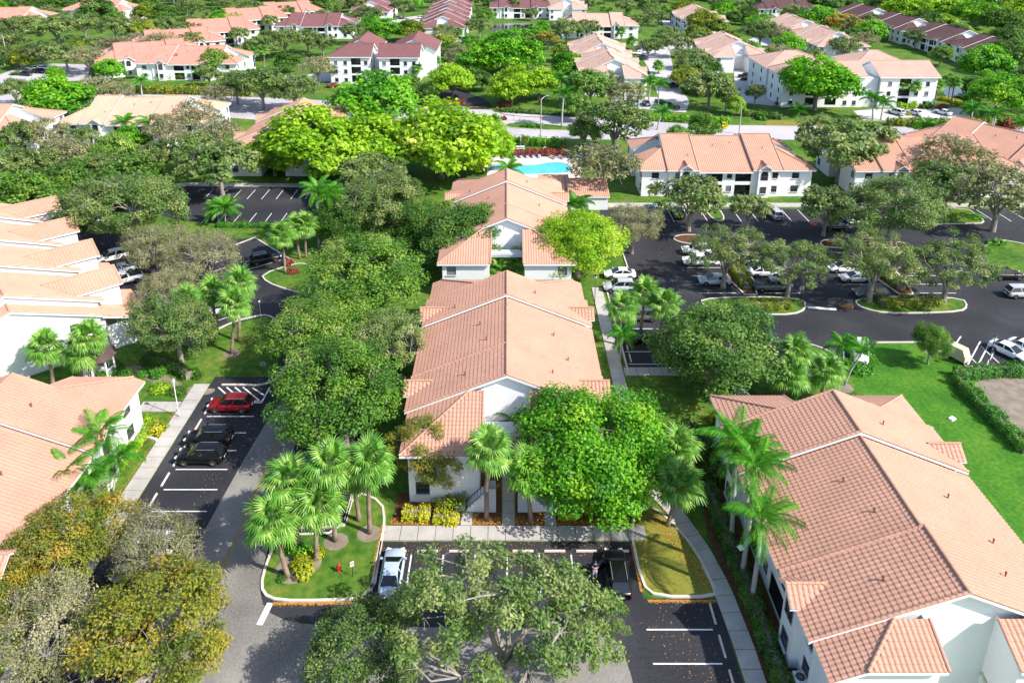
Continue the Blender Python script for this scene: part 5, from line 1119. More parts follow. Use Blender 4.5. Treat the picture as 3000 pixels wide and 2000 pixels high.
def shrub_mesh(seed, n, ls):
    rng = np.random.default_rng(seed); m = 16; C_ = norm(rng.normal(size=(m, 3))); C_[:, 2] = np.abs(C_[:, 2]) * .8 + .1; C_ *= rng.uniform(.4, .72, m)[:, None]
    idx = rng.integers(0, m, n); off = norm(rng.normal(size=(n, 3))) * (rng.uniform(0, 1, n) ** .4)[:, None] * .36; pos = C_[idx] + off; pos[:, 2] = np.clip(pos[:, 2], .02, None)
    nrm = norm(off * 1.6 + C_[idx] * .6 + np.array([0, 0, .35]) + rng.normal(size=(n, 3)) * .4)
    V, T_ = rot_leaves(rng, pos, nrm, ls, ls * .62, np.clip(rng.normal(.48, .15, m)[idx] + rng.normal(0, .12, n), 0, 1)); return quads_mesh('foliage', V, T_, LEAF['hedge'])
SHRUB_N = [shrub_mesh(k, 900, .16) for k in range(3)]; SHRUB_F = [shrub_mesh(k + 9, 220, .34) for k in range(2)]
_sb = MB()
for k in range(7): _sb.tube([(0, 0, 0), (.3 * math.cos(k * .9), .3 * math.sin(k * .9), .6)], [.05, .02], 4)
SHRUB_B = _sb.mesh('stems', M['bark'])
SHRUB_LOOK = {'hedge': 'green shrub', 'gold': 'golden yellow shrub', 'red': 'red-leaved shrub', 'dark': 'dark green shrub', 'olive': 'olive shrub', 'lime': 'lime-green shrub', 'green': 'bright green shrub'}
def shrub(p, r, h, kind):
    root = empty('shrub', (p[0], p[1], .0), RND.uniform(0, 6.28)); root.scale = (r, r, h)
    place('foliage', RND.choice(SHRUB_N if p[1] < 110 else SHRUB_F), root, mat=LEAF[kind]); place('stems', SHRUB_B, root)
    PLANTS.append((root, SHRUB_LOOK[kind], 'shrub', p[0], p[1]))
hedge([(52.36,74.88), (52.26,70.43), (52.37,66.66), (52.49,62.70)], 1.7, 1.5, 'hedge', 'bright green hedge along the left side of the sandy bed on the lush lawn')
hedge([(52.58,75.69), (56.99,76.37), (63.72,76.79)], 1.7, 1.5, 'hedge', 'bright green hedge along the top of the sandy bed on the lush lawn')
hedge([(-1.36,169.37), (13.78,166.16)], 2.2, 2.2, 'green', 'tall green hedge between the pool lawn and the road')
hedge([(1.52,159.55), (7.99,160.04), (13.93,160.04)], 1.8, 1.7, 'red', 'dark red hedge behind the pool loungers')
hedge([(-38.2, 47), (-38.1, 58), (-37.7, 66.4)], 1.0, .9, 'lime', 'lime-green hedge at the foot of the near left building')
hedge([(-59.60,75.41), (-55.10,78.70), (-50.28,84.86)], 1.2, 1.1, 'hedge', 'green hedge at the foot of the angled left building')
hedge([(-43.92,79.06), (-41.80,78.48), (-39.24,77.27), (-37.14,75.69)], 1.6, 1.2, 'dark', 'curved dark green hedge along the gazebo path')
hedge([(32.37,91.87), (38.97,92.34)], 2.2, 1.2, 'olive', 'low hedge on the island under the left lot oaks')
hedge([(51.81,93.00), (60.50,93.29)], 2.2, 1.2, 'olive', 'low hedge on the island under the right lot oaks')
hedge([(34.75, 97.5), (34.75, 112.5)], 2.2, .9, 'olive', 'low hedge filling the left stall strip')
hedge([(56.95, 97.5), (56.95, 113.5)], 2.4, .9, 'olive', 'low hedge filling the right stall strip')
hedge([(19.5, 34), (19.4, 46), (18.9, 58)], 1.5, 1.0, 'dark', 'dark green hedge between the curving walk and the near right building')
hedge([(-9.42,54.48), (-6.89,54.48)], 1.7, 1.0, 'gold', 'golden hedge left of the central stairs below the amber tree')
hedge([(-6.60,54.07), (-4.28,53.75)], 1.3, .8, 'gold', 'short golden hedge next to the left stair walk')
hedge([(4.64,54.56), (6.33,54.48)], 1.2, .8, 'gold', 'golden hedge in front of the air conditioners')
hedge([(36.03,189.98), (57.35,186.67)], 2.2, 1.8, 'green', 'green roadside hedge below the pale car park')
hedge([(62.36,194.80), (67.94,192.36), (71.85,190.65)], 2.4, 1.6, 'dark', 'dark roadside hedge left of the round bright tree')
hedge([(97.00,185.37), (114.04,184.73), (137.02,186.67)], 2.6, 2.0, 'olive', 'long olive roadside hedge at the right')
hedge([(-2.79,199.11), (6.88,196.57), (19.44,193.40)], 2.0, 1.1, 'dark', 'dark hedge right of the entrance drive')
hedge([(3.88,183.46), (9.19,182.83)], 1.8, 1.1, 'hedge', 'clipped hedge on the road median')
hedge([(-18.27,206.70), (-12.10,208.28)], 2.0, 1.3, 'red', 'red flower bed left of the entrance drive')
hedge([(-2.85,204.37), (1.43,204.37)], 2.0, 1.3, 'red', 'red flower bed right of the entrance drive')
hedge([(-49.93,120.27), (-35.60,119.68)], 1.2, 1.0, 'hedge', 'low hedge along the lower side of the empty left car park')
hedge([(-112.76,239.06), (-101.06,240.10)], 2.2, 2.2, 'lime', 'clipped lime hedge in front of the coral front building')
hedge([(-111.01,220.02), (-93.86,219.14), (-74.76,216.54)], 2.6, 2.6, 'olive', 'tall loose hedge along the far side of the road at the left')
hedge([(32.18,132.55), (45.91,132.20)], 1.4, 1.1, 'hedge', 'green hedge at the foot of the upper right building')
hedge([(107.08,200.59), (112.32,201.33)], 1.6, 2.0, 'lime', 'square lime hedge in front of the large tan building')
hedge([(124.67,212.34), (126.79,209.08), (128.09,201.33)], 2.2, 1.2, 'gold', 'golden hedge right of the large tan building')
hedge([(42.90,209.89), (46.76,200.59)], 2.0, 1.0, 'dark', 'dark hedge by the pale car park walk')
hedge([(136.47,338.15), (147.61,328.54), (158.97,315.05)], 4.0, 3.0, 'green', 'tall green hedge behind the rear tan gables')
hedge([(-185.26,273.48), (-171.24,260.82)], 2.0, 1.5, 'hedge', 'green hedge by the far left road')
hedge([(80.57,183.46), (86.92,182.21), (90.79,179.44)], 2.4, 1.8, 'lime', 'loose lime hedge by the road near the big oak')
for p, r, h, k in [((-16.86,48.52), 1.5, 1.5, 'gold'), ((-17.63,50.17), 1.3, 1.4, 'green'), ((-16.12,50.17), .9, .9, 'gold'), ((-18.39,47.91), .8, .6, 'dark'), ((-36.85,66.28), 1.3, 1.6, 'gold'), ((-38.61,67.96), .8, 1.1, 'lime'), ((-4.40,55.80), 1.5, 2.0, 'olive'), ((-5.79,55.38), 1.3, 1.6, 'olive'), ((7.19,55.38), 1.5, 2.2, 'lime'), ((4.90,56.22), .7, 1.6, 'dark'),
                   ((-45.45,76.23), 1.5, 1.3, 'hedge'), ((-42.79,76.58), 1.2, 1.1, 'hedge'), ((-41.22,76.23), 1.6, 1.3, 'hedge'), ((-47.31,75.55), 1.6, 1.2, 'hedge'), ((-39.66,73.56), 1.5, 1.2, 'lime'), ((-37.24,72.92), 1.5, 1.0, 'dark'), ((-36.26,75.89), .8, 1.0, 'dark'), ((-46.36,77.27), 1.0, 1.8, 'dark'), ((-37.34,76.58), 1.5, 1.0, 'hedge'),
                   ((41.99,77.98), 2.6, 1.2, 'hedge'), ((43.85,78.92), 1.8, 1.0, 'hedge'), ((18.85,65.84), 1.6, 2.6, 'dark'), ((19.79,62.70), 1.8, 3.0, 'dark'), ((18.07,61.22), 1.4, 2.2, 'olive'), ((19.95,59.33), 1.6, 2.6, 'dark'), ((22.43,67.50), 1.4, 2.2, 'olive'), ((-33.78,105.55), 1.2, 1.5, 'red'), ((-32.22,102.66), 1.2, 1.3, 'red'),
                   ((83.40,123.92), 2.0, .7, 'hedge'), ((63.39,123.92), 2.0, .9, 'dark'), ((80.38,113.09), 2.0, 1.0, 'hedge'), ((76.74,109.84), 1.4, 1.0, 'hedge'), ((-0.89,189.98), 1.3, 1.3, 'red'), ((-3.21,184.73), 2.0, 2.0, 'dark'), ((-30.62,233.04), 2.4, 4.6, 'dark'), ((53.37,219.58), 1.6, 1.6, 'hedge'), ((115.81,202.08), 2.4, 2.4, 'dark'), ((120.05,202.08), 2.6, 1.4, 'red'), ((108.96,196.93), 2.2, .8, 'gold'), ((106.76,196.22), 2.2, .8, 'gold'),
                   ((13.64,137.65), 1.6, 1.2, 'red'), ((15.93,140.52), 1.6, 1.2, 'gold'), ((11.37,133.97), 1.5, 1.2, 'red'), ((17.22,139.94), 1.6, 1.2, 'hedge'), ((127.11,183.46), 3.0, 2.2, 'red'), ((0.76,158.57), 1.2, 1.6, 'hedge'), ((-162.42,246.47), 2.5, 1.8, 'dark'), ((66.50,190.65), 2.2, 2.0, 'hedge'), ((-105.99,179.44), 1.8, 1.4, 'gold'), ((-94.82,176.46), 2.0, 1.6, 'green'), ((54.72,183.46), 2.0, 1.6, 'gold'), ((-16.30,137.65), 1.4, 1.2, 'hedge'), ((103.36,182.52), 2.0, 2.0, 'lime'), ((32.55,72.28), .9, .8, 'hedge'), ((-102.99,242.19), 2.6, 2.2, 'green'), ((92.10,267.01), 2.0, 1.4, 'red')]:
    shrub(p, r, h, k)

# fallen orange leaves along kerbs and over the mulch: loose litter
def litter(pts_list, n, label, z=.02, spread=.35, poly=None, cols=None):
    rng = np.random.default_rng(len(label)); pos = []
    for (a, b, w, m, zz) in pts_list:
        t = rng.uniform(0, 1, m)[:, None]; a = np.array(a); b = np.array(b); p = a * (1 - t) + b * t; d = (b - a) / np.linalg.norm(b - a); nn = np.array([-d[1], d[0]])
        p = p + nn * (np.abs(rng.normal(0, 1, m)) * w)[:, None]; pos.append(np.concatenate([p, np.full((m, 1), zz)], 1))
    pos = np.concatenate(pos); k = len(pos); pos[:, 2] += rng.uniform(0, .02, k)
    V, T_ = rot_leaves(rng, pos, norm(rng.normal(size=(k, 3)) * .25 + np.array([0, 0, 1])), .10, .07, rng.uniform(0, 1, k))
    o = place('leaf_litter', quads_mesh('leaf_litter', V, T_, M['litter'])); tag(o, label, None, None, 'stuff')
M['litter'] = mat_leaf('fallen_leaf', [(.22, .09, .02), (.45, .20, .03), (.60, .30, .05), (.35, .22, .08)], .1)
litter([((-18.5, 45.5), (-11.2, 45.6), -.12, 1500, .03), ((10.7, 51.4), (10.75, 46.5), .12, 900, .03), ((11.2, 45.75), (16.6, 45.75), -.12, 1300, .03), ((-10.5, 53.5), (12, 53.5), .45, 3400, .03), ((-2.9, 54), (-.6, 58.5), .8, 1500, .03), ((.9, 58.5), (3.2, 54), .8, 1500, .03),
        ((-11.2, 53.4), (-11.2, 48), .25, 700, .12), ((-36.3, 40), (-36.3, 72), .15, 700, .03), ((12, 56), (16, 47), .9, 900, .12), ((-9, 50), (9, 50), 1.6, 500, .03), ((10, 44), (16, 33), 2.5, 260, .03), ((-30, 70), (-28, 45), 2.0, 220, .03), ((14.6, 72), (12.2, 95), .5, 500, .03), ((46, 92.5), (47.8, 92.0), .35, 420, .03), ((20, 90), (27, 112), 2.4, 400, .03), ((-36, 101), (-24, 95), 1.2, 300, .03)], 0, 'scattered orange fallen leaves along kerbs and beds')

# ================================================================ vehicles
def loft(stations):
    """body shell from (x, bottom, top, half width) sections"""
    mb = MB(); vs = []; m = 12
    for x, b, t, w in stations:
        half = [(0, b), (w * .82, b), (w * .97, b + .10), (w, b + .42 * (t - b)), (w * .965, t - .10), (w * .84, t), (0, t + .03)]
        ring = half + [(-y, z) for y, z in half[1:-1][::-1]]
        vs += [(x, y, z) for y, z in ring]
    fs = []
    for i in range(len(stations) - 1):
        for k in range(m): fs.append((i * m + k, i * m + (k + 1) % m, (i + 1) * m + (k + 1) % m, (i + 1) * m + k))
    n = len(stations); fs.append(tuple(range(m))); fs.append(tuple(range((n - 1) * m, n * m))[::-1])
    mb.add(vs, [f[::-1] for f in fs]); return mb
def lerp(a, b, t): return tuple(a[i] + (b[i] - a[i]) * t for i in range(3))
def inset(q, m=.07, off=.012):
    P = [Vector(p) for p in q]; c = sum(P, Vector()) / 4; n = (P[1] - P[0]).cross(P[2] - P[0]).normalized()
    e = []
    for p in P:
        d = c - p; e.append(tuple(p + d.normalized() * m * 1.4 + n * off))
    return e
_w = MB(); _w.lathe([(.20, -.11), (.31, -.11), (.335, -.06), (.335, .06), (.31, .11), (.20, .11)], 16)
WHEEL_T = _w.mesh('tyre', M['tyre'], True)
_r = MB(); _r.lathe([(.02, .105), (.20, .10), (.215, .06), (.215, -.06), (.02, -.08)], 14)
for k in range(5): _r.box((.10 * math.cos(k * 1.2566), .10 * math.sin(k * 1.2566), .112), (.17, .05, .02), k * 1.2566)
WHEEL_R = _r.mesh('rim', M['rim'])
def make_car(kind):
    root = empty('car')
    if kind == 'sedan':
        st = [(-2.36, .42, .74, .62), (-2.28, .33, .93, .78), (-2.0, .26, 1.0, .86), (-1.5, .24, 1.0, .90), (-.4, .22, .97, .915), (.7, .22, .95, .915), (1.25, .23, .93, .905), (1.8, .24, .84, .875), (2.15, .28, .75, .80), (2.34, .38, .62, .64)]
        B = [(-1.85, .78, .98), (1.2, .78, .95)]; T = [(-1.05, .58, 1.42), (.18, .60, 1.44)]; wx = (-1.42, 1.42); L = 4.7; zw = .335
    elif kind == 'suv':
        st = [(-2.35, .45, .95, .70), (-2.3, .36, 1.06, .84), (-2.0, .30, 1.08, .91), (-1.4, .28, 1.08, .935), (-.4, .27, 1.06, .94), (.7, .27, 1.05, .94), (1.25, .28, 1.03, .93), (1.8, .30, .98, .90), (2.18, .34, .88, .83), (2.36, .44, .72, .68)]
        B = [(-2.26, .82, 1.07), (1.2, .80, 1.04)]; T = [(-1.78, .64, 1.66), (.30, .65, 1.68)]; wx = (-1.42, 1.45); L = 4.75; zw = .36
    else:   # pickup
        st = [(-2.7, .50, 1.0, .84), (-2.62, .42, 1.1, .92), (-2.0, .36, 1.12, .96), (-1.0, .34, 1.12, .97), (.2, .34, 1.12, .97), (1.3, .34, 1.10, .97), (2.0, .36, 1.06, .95), (2.5, .40, .98, .90), (2.7, .5, .82, .78)]
        B = [(-.75, .84, 1.1), (1.55, .82, 1.1)]; T = [(-.55, .68, 1.76), (.72, .68, 1.78)]; wx = (-1.75, 1.7); L = 5.4; zw = .38
    loft(st).build('body', M['car_paint'], root, smooth=True)
    (bx0, bw0, bz0), (bx1, bw1, bz1) = B; (tx0, tw0, tz0), (tx1, tw1, tz1) = T
    v = [(bx0, -bw0, bz0), (bx1, -bw1, bz1), (bx1, bw1, bz1), (bx0, bw0, bz0), (tx0, -tw0, tz0), (tx1, -tw1, tz1), (tx1, tw1, tz1), (tx0, tw0, tz0), ((tx0 + tx1) / 2, 0, tz1 + .05)]
    cab = MB(); cab.add(v, [(0, 1, 5, 4), (1, 2, 6, 5), (2, 3, 7, 6), (3, 0, 4, 7), (4, 5, 8), (5, 6, 8), (6, 7, 8), (7, 4, 8)]); cab.build('cabin', M['car_paint'], root)
    MB().poly(inset([v[1], v[2], v[6], v[5]], .05)).build('windscreen', M['car_glass'], root)
    MB().poly(inset([v[3], v[0], v[4], v[7]], .06)).build('rear_window', M['car_glass'], root)
    for q in ((0, 1, 5, 4), (2, 3, 7, 6)):
        a, b, c, d = (v[i] for i in q)
        m0, m1 = lerp(a, b, .48), lerp(d, c, .48)
        for w4 in ([a, m0, m1, d], [m0, b, c, m1]): MB().poly(inset(w4, .05)).build('side_window', M['car_glass'], root)
    for x in wx:
        for s in (-1, 1):
            ar = MB(); y = s * (st[4][3] - .015)
            ar.add([(x + .42 * math.cos(math.pi * k / 8), y + s * .012, zw + .42 * math.sin(math.pi * k / 8) - .02) for k in range(9)], [tuple(range(9)) if s < 0 else tuple(range(9))[::-1]]); ar.build('wheel_arch', M['plastic'], root)
            wo = place('wheel', WHEEL_T, root, (x, s * (st[4][3] - .11), zw), (-math.pi / 2 * s, 0, 0), (zw / .335,) * 3)
            place('rim', WHEEL_R, wo)
    for s in (-1, 1):
        MB().box((L / 2 - .14, s * .58, st[-2][2] - .06), (.22, .34, .13), -s * .35).build('headlight', M['lamp_clear'], root)
        MB().box((-L / 2 + .12, s * .66, st[1][2] - .12), (.14, .26, .15), s * .3).build('tail_light', M['lamp_red'], root)
        MB().box((bx1 - .28, s * (bw1 + .22), bz1 + .10), (.13, .2, .13)).build('mirror', M['car_paint'], root)
        if kind == 'suv': MB().box(((tx0 + tx1) / 2, s * (tw0 - .05), tz0 + .06), (1.75, .035, .04)).build('roof_rail', M['steel'], root)
    MB().box((-L / 2 - .0, 0, .66), (.03, .5, .13)).build('number_plate', M['sign_white'], root)
    MB().box((L / 2 - .04, 0, .5), (.1, .95, .2)).build('grille', M['plastic'], root)
    MB().box((0, 0, .26), (L - .9, 1.5, .14)).build('underbody', M['plastic'], root)
    if kind == 'pickup': MB().box((-1.75, 0, 1.145), (1.7, 1.5, .03)).build('truck_bed', M['plastic'], root)
    return root
CARP = {}
COL = {'black': (.004, .004, .005), 'white': (.80, .80, .80), 'silver': (.42, .44, .47), 'grey': (.10, .11, .12), 'red': (.20, .005, .010), 'blue': (.05, .12, .28), 'darkblue': (.012, .016, .03), 'paleblue': (.40, .48, .58)}
def car(kind, col, p, deg, label, group='parked cars', z=.01):
    if kind not in CARP: r = CARP[kind] = make_car(kind)
    else: r = copy_tree(CARP[kind])
    r.location = (p[0], p[1], z); r.rotation_euler = (0, 0, math.radians(deg)); tag(r, label, 'car', group)
    for o in r.children:
        if o.name.split('.')[0] in ('body', 'cabin', 'mirror'): o.color = rgb(COL[col])
    return r
car('suv', 'red', (-30.3, 70.0), 180, 'red crossover beside the striped no-parking corner')
car('suv', 'black', (-30.6, 64.5), 181, 'black crossover, the farther of two black cars side by side on the left')
car('suv', 'black', (-30.4, 61.8), 180, 'black SUV with silver roof rails, the nearer of the two side by side')
car('sedan', 'paleblue', (-9.4, 47.9), 90, 'silver sedan at the left end of the central stalls')
blk = car('suv', 'black', (9.0, 47.7), 90, 'black SUV with its driver door open beside a standing person')
dr = MB(); dr.box((.5, 0, .72), (1.0, .06, .75)); dro = dr.build('open_door', M['car_paint'], blk, loc=(.75, .95, 0), rz=math.radians(128)); dro.color = rgb(COL['black'])
MB().poly([(.08, -.02, 1.12), (.95, -.02, 1.12), (.62, -.02, 1.55), (.18, -.02, 1.55)]).build('door_window', M['car_glass'], dro)
car('suv', 'white', (-30.1, 50.6), 178, 'white car under the twiggy trees at the lower left'); car('sedan', 'grey', (-29.8, 47.8), 182, 'dark car below the white one under the twiggy trees'); car('sedan', 'red', (-30.2, 42.4), 180, 'red car almost hidden under the amber trees')
car('suv', 'silver', (16.25,97.27), 180, 'silver crossover nosed to the walk right of the central building'); car('sedan', 'white', (16.82,101.32), 180, 'white car beside the silver crossover, under the olive tree')
car('suv', 'grey', (17.84,89.13), 180, 'dark crossover half hidden behind fan palms by the right walk'); car('sedan', 'black', (16.71,83.65), 180, 'black car behind the low palm by the right walk')
car('sedan', 'silver', (30.43,99.37), 180, 'silver sedan with sunroof left of the left stall strip'); car('pickup', 'white', (29.82,105.55), 180, 'white pickup left of the left stall strip'); car('suv', 'white', (30.26,109.59), 180, 'white SUV behind the white pickup'); car('pickup', 'grey', (38.32,97.48), 0, 'grey pickup right of the left stall strip'); car('sedan', 'white', (38.60,101.99), 0, 'white sedan right of the left stall strip'); car('suv', 'silver', (38.64,105.91), 0, 'silver SUV right of the left stall strip, farthest back')
car('sedan', 'silver', (51.46,100.12), 180, 'silver sedan left of the right stall strip'); car('sedan', 'white', (51.06,103.34), 180, 'white sedan left of the right stall strip'); car('suv', 'grey', (51.50,95.45), 180, 'dark grey SUV nearest on the left of the right stall strip')
car('suv', 'black', (74.21,100.99), 0, 'black SUV near the right picture edge'); car('suv', 'silver', (73.02,95.45), 0, 'silver crossover cut by the right picture edge')
car('sedan', 'black', (56.36,118.95), 0, 'black sedan standing in the upper lane of the big car park'); car('suv', 'white', (60.14,123.15), 92, 'white SUV in the upper stall row near the island'); car('suv', 'silver', (47.76,124.71), 92, 'silver crossover in the upper stall row'); car('suv', 'black', (30.60,125.19), 88, 'black SUV in the upper stall row left of the grass nib'); car('sedan', 'blue', (25.99,126.80), 88, 'blue car behind the twiggy tree in the upper stall row')
car('sedan', 'white', (61.84,80.55), -62, 'white sedan beside the striped bay at the lush lawn'); car('sedan', 'white', (64.45,81.00), -62, 'white car cut by the picture edge beside the white sedan'); car('suv', 'white', (43.41,80.25), -115, 'white SUV parked behind the short palms on the lawn corner')
car('suv', 'black', (-37.57,106.39), 28, 'black SUV in the stalls under the left fan palms'); car('suv', 'white', (-61.74,107.11), 215, 'white SUV beside the angled left building'); car('pickup', 'white', (-56.30,99.37), 215, 'white pickup beside the angled left building'); car('sedan', 'silver', (-58.50,102.66), 215, 'silver car between the white SUV and the white pickup'); car('sedan', 'red', (-48.19,91.87), 215, 'red car near the corner of the angled left building'); car('suv', 'white', (-38.85,90.94), 200, 'white SUV behind the tall fan palm on the left lawn'); car('suv', 'silver', (-72.40,120.86), 215, 'silver SUV under the oak above the angled left building'); car('sedan', 'white', (-90.36,126.31), 200, 'white car at the left picture edge behind the angled building')
car('sedan', 'red', (-53.21,228.23), 20, 'small red car by the maroon three-storey blocks')
for px, cl, kd, lb in [((77.72,242.19), 'black', 'suv', 'black SUV first in the row beside the large tan building'), ((77.25,238.04), 'black', 'sedan', 'black sedan second in the row beside the large tan building'), ((78.88,234.52), 'silver', 'sedan', 'silver sedan third in the row beside the large tan building'), ((80.32,223.60), 'red', 'suv', 'red SUV in the row beside the large tan building'), ((79.11,214.00), 'white', 'suv', 'white SUV below the red one by the round bright tree'), ((77.41,205.92), 'red', 'sedan', 'red sedan by the hedge left of the round bright tree'), ((78.81,204.75), 'white', 'sedan', 'white sedan next to the red one by the hedge')]: car(kd, cl, px, 170, lb)
for px, lb, kd in [((104.30,195.86), 'leftmost of three white cars in front of the large tan building', 'suv'), ((108.97,195.51), 'middle one of three white cars in front of the large tan building', 'sedan'), ((116.83,195.86), 'rightmost of three white cars in front of the large tan building', 'sedan')]: car(kd, 'white', px, 115, lb)
for px, lb, cl in [((33.36,206.70), 'white car under the feather palms, leftmost in its short row', 'white'), ((35.99,206.31), 'silver car under the feather palms, middle of its short row', 'silver'), ((39.09,205.92), 'grey car under the feather palms, rightmost in its short row', 'grey')]: car('sedan', cl, px, 90, lb)
car('suv', 'grey', (50.89,228.23), 20, 'grey SUV in the pale lot beside the front tan gable'); car('sedan', 'white', (49.73,283.75), 10, 'white car in the pale lot behind the twin tan gables'); car('sedan', 'grey', (50.24,275.47), 10, 'grey car in the pale lot behind the twin tan gables'); car('sedan', 'red', (72.90,382.61), 80, 'red car on the far drive by the palm row building')
for px, lb, cl, kd in [((-158.93,245.39), 'dark blue SUV in the far left car park', 'darkblue', 'suv'), ((-157.57,249.78), 'black SUV in the far left car park', 'black', 'suv'), ((-159.18,255.48), 'white car in the far left car park', 'white', 'sedan'), ((-162.34,254.90), 'silver car in the far left car park', 'silver', 'sedan'), ((-144.98,233.53), 'black car by the kerb below the far left car park', 'black', 'sedan')]: car(kd, cl, px, 160, lb)
car('sedan', 'white', (-101.48,157.13), 150, 'white car glimpsed through the twiggy trees on the left', ); car('sedan', 'silver', (-54.89,382.61), 0, 'silver car between the maroon roofs'); car('suv', 'white', (-42.75,381.37), 0, 'white SUV between the maroon roofs')
# covered golf cart
gc = empty('golf_cart', (54.90,79.43) + (.01,), math.radians(-62), 'golf cart under a beige fabric cover beside the lush lawn', 'golf cart')
cv = MB(); cv.add([(-1.15, -.62, .45), (1.15, -.62, .40), (1.15, .62, .40), (-1.15, .62, .45), (-1.05, -.58, 1.85), (.65, -.58, 1.9), (.65, .58, 1.9), (-1.05, .58, 1.85), (1.1, -.55, 1.0), (1.1, .55, 1.0)], [(4, 5, 6, 7), (0, 1, 8, 5, 4), (1, 2, 9, 8), (2, 3, 7, 6, 9), (3, 0, 4, 7), (5, 8, 9, 6)])
cv.build('cover', mat_noise('beige_canvas', [(.52, .42, .28), (.66, .55, .40)], (1.5, 6), .9, .8, 5.0), gc)
for x in (-.8, .8):
    for y in (-.5, .5): w = place('wheel', WHEEL_T, gc, (x, y, .22), (math.pi / 2, 0, 0), (.65,) * 3)
MB().box((0, 0, .36), (2.2, .9, .12)).build('chassis', M['plastic'], gc)

# ================================================================ street furniture and small things
def text_mesh(parent, txt, size, loc, rot, mat):
    cu = bpy.data.curves.new('lettering', 'FONT'); cu.body = txt; cu.size = size; cu.align_x = 'CENTER'; cu.align_y = 'CENTER'; cu.extrude = .002
    cu.materials.append(mat); t_ = bpy.data.objects.new('lettering', cu); C.objects.link(t_)
    me = bpy.data.meshes.new_from_object(t_.evaluated_get(bpy.context.evaluated_depsgraph_get())); bpy.data.objects.remove(t_); o = place('lettering', me); o.location = loc; o.rotation_euler = rot; o.parent = parent; return o
def lamp_post(p, h, label, mat='black_metal'):
    r = empty('lamp_post', (p[0], p[1], 0), 0, label, 'lamp post', 'lamp posts on the lawns')
    MB().tube([(0, 0, 0), (0, 0, .3), (0, 0, .32), (0, 0, h)], [.10, .10, .055, .045], 8).build('post', M[mat], r, smooth=True)
    MB().lathe([(.05, h), (.12, h + .04), (.20, h + .38), (.21, h + .40), (.05, h + .52), (.02, h + .58)], 8).build('lantern', M['sign_white'], r)
    MB().lathe([(.24, h + .40), (.07, h + .54), (.03, h + .6)], 8).build('cap', M[mat], r)
lamp_post((-35.46,68.59), 4.3, 'grey lamp post on the lawn beside the long walk', 'steel')
lamp_post((-31.77,85.94), 4.3, 'black lamp post on the shaded lawn inside the curving kerb')
lamp_post((56.96,76.92), 4.4, 'thin black lamp post below the striped bay on the lush lawn')
lamp_post((41.23,94.26), 4.2, 'black lamp post on the left lot island')
lamp_post((12.16,92.81), 4.2, 'black lamp post beside the walk right of the central building')
lamp_post((-18.45,77.63), 4.3, 'black lamp post half hidden in the fresh oaks left of the central building')
lamp_post((-18.64,77.98), 4.3, 'x') if False else None
r = empty('lamp_post', (18.95,47.91) + (0,), .4, 'short grey lamp post with square head in the hedge by the curving walk', 'lamp post', 'lamp posts on the lawns')
MB().tube([(0, 0, 0), (0, 0, 3.1)], [.06, .05], 8).build('post', M['black_metal'], r); MB().box((0, 0, 3.2), (.5, .5, .22), 0, .55).build('lantern', M['sign_white'], r)
def street_light(p, h, rz, label, arm=1.8, mat='concrete'):
    r = empty('street_light', (p[0], p[1], 0), rz, label, 'street light', 'tall street lights along the road')
    MB().tube([(0, 0, 0), (0, 0, h * .5), (0, 0, h)], [.16, .13, .10], 8).build('post', M[mat], r)
    MB().tube([(0, 0, h - .1), (arm * .5, 0, h + .35), (arm, 0, h + .5)], [.06, .05, .05], 6).build('arm', M['steel'], r)
    MB().box((arm + .3, 0, h + .5), (.8, .3, .14)).build('lamp_head', M['steel'], r)
street_light((8.12,173.85), 9.5, .8, 'pale tall street light beside the lower road lane near the pool')
street_light((56.73,177.05), 7.0, 2.6, 'pale street light at the road below the dark roadside hedge')
street_light((117.57,175.58), 7.5, 2.6, 'street light by the road near the right edge palms')
street_light((-182.52,273.48), 9.0, 2.8, 'tall street light by the far left road'); street_light((-171.75,395.52), 9.0, 2.8, 'far street light at the top among the coral roofs')
def sign(p, h, label, kind, rz=0.0):
    r = empty('road_sign', (p[0], p[1], 0), rz, label, 'sign')
    MB().tube([(0, 0, 0), (0, 0, h)], .03, 6).build('post', M['black_metal'], r)
    if kind == 'stop':
        pts = [(.38 * math.cos(math.pi / 8 + k * math.pi / 4), h - .2 + .38 * math.sin(math.pi / 8 + k * math.pi / 4)) for k in range(8)]
        b = MB(); b.add([(x, -.035, z) for x, z in pts] + [(x, -.02, z) for x, z in pts], [tuple(range(8)), tuple(range(15, 7, -1))] + [(i, i + 8, (i + 1) % 8 + 8, (i + 1) % 8) for i in range(8)])
        face = b.build('sign_face', M['red_paint'], r); text_mesh(r, 'STOP', .25, (0, -.045, h - .2), (math.pi / 2, 0, 0), M['sign_white'])
    elif kind == 'back':
        pts = [(.38 * math.cos(math.pi / 8 + k * math.pi / 4), h - .2 + .38 * math.sin(math.pi / 8 + k * math.pi / 4)) for k in range(8)]
        b = MB(); b.add([(x, .035, z) for x, z in pts] + [(x, .05, z) for x, z in pts], [tuple(range(8)), tuple(range(15, 7, -1))] + [(i, i + 8, (i + 1) % 8 + 8, (i + 1) % 8) for i in range(8)]); b.build('sign_face', M['steel'], r)
    else:
        MB().box((0, -.04, h - .25), (.32, .02, .5)).build('sign_face', M['sign_white'], r)
        MB().box((0, -.055, h - .25), (.3, .008, .08)).build('red_bar', M['red_paint'], r); MB().box((0, -.055, h - .10), (.24, .008, .06)).build('red_bar', M['red_paint'], r)
sign((-28.31,75.41), 2.3, 'back of a grey octagonal sign on the shaded lawn corner', 'back', .2)
sign((51.56,116.51), 2.3, 'red octagonal stop sign in the upper lane of the big car park', 'stop')
sign((41.16,94.07), 2.2, 'grey sign back beside the lamp post on the left lot island', 'back')
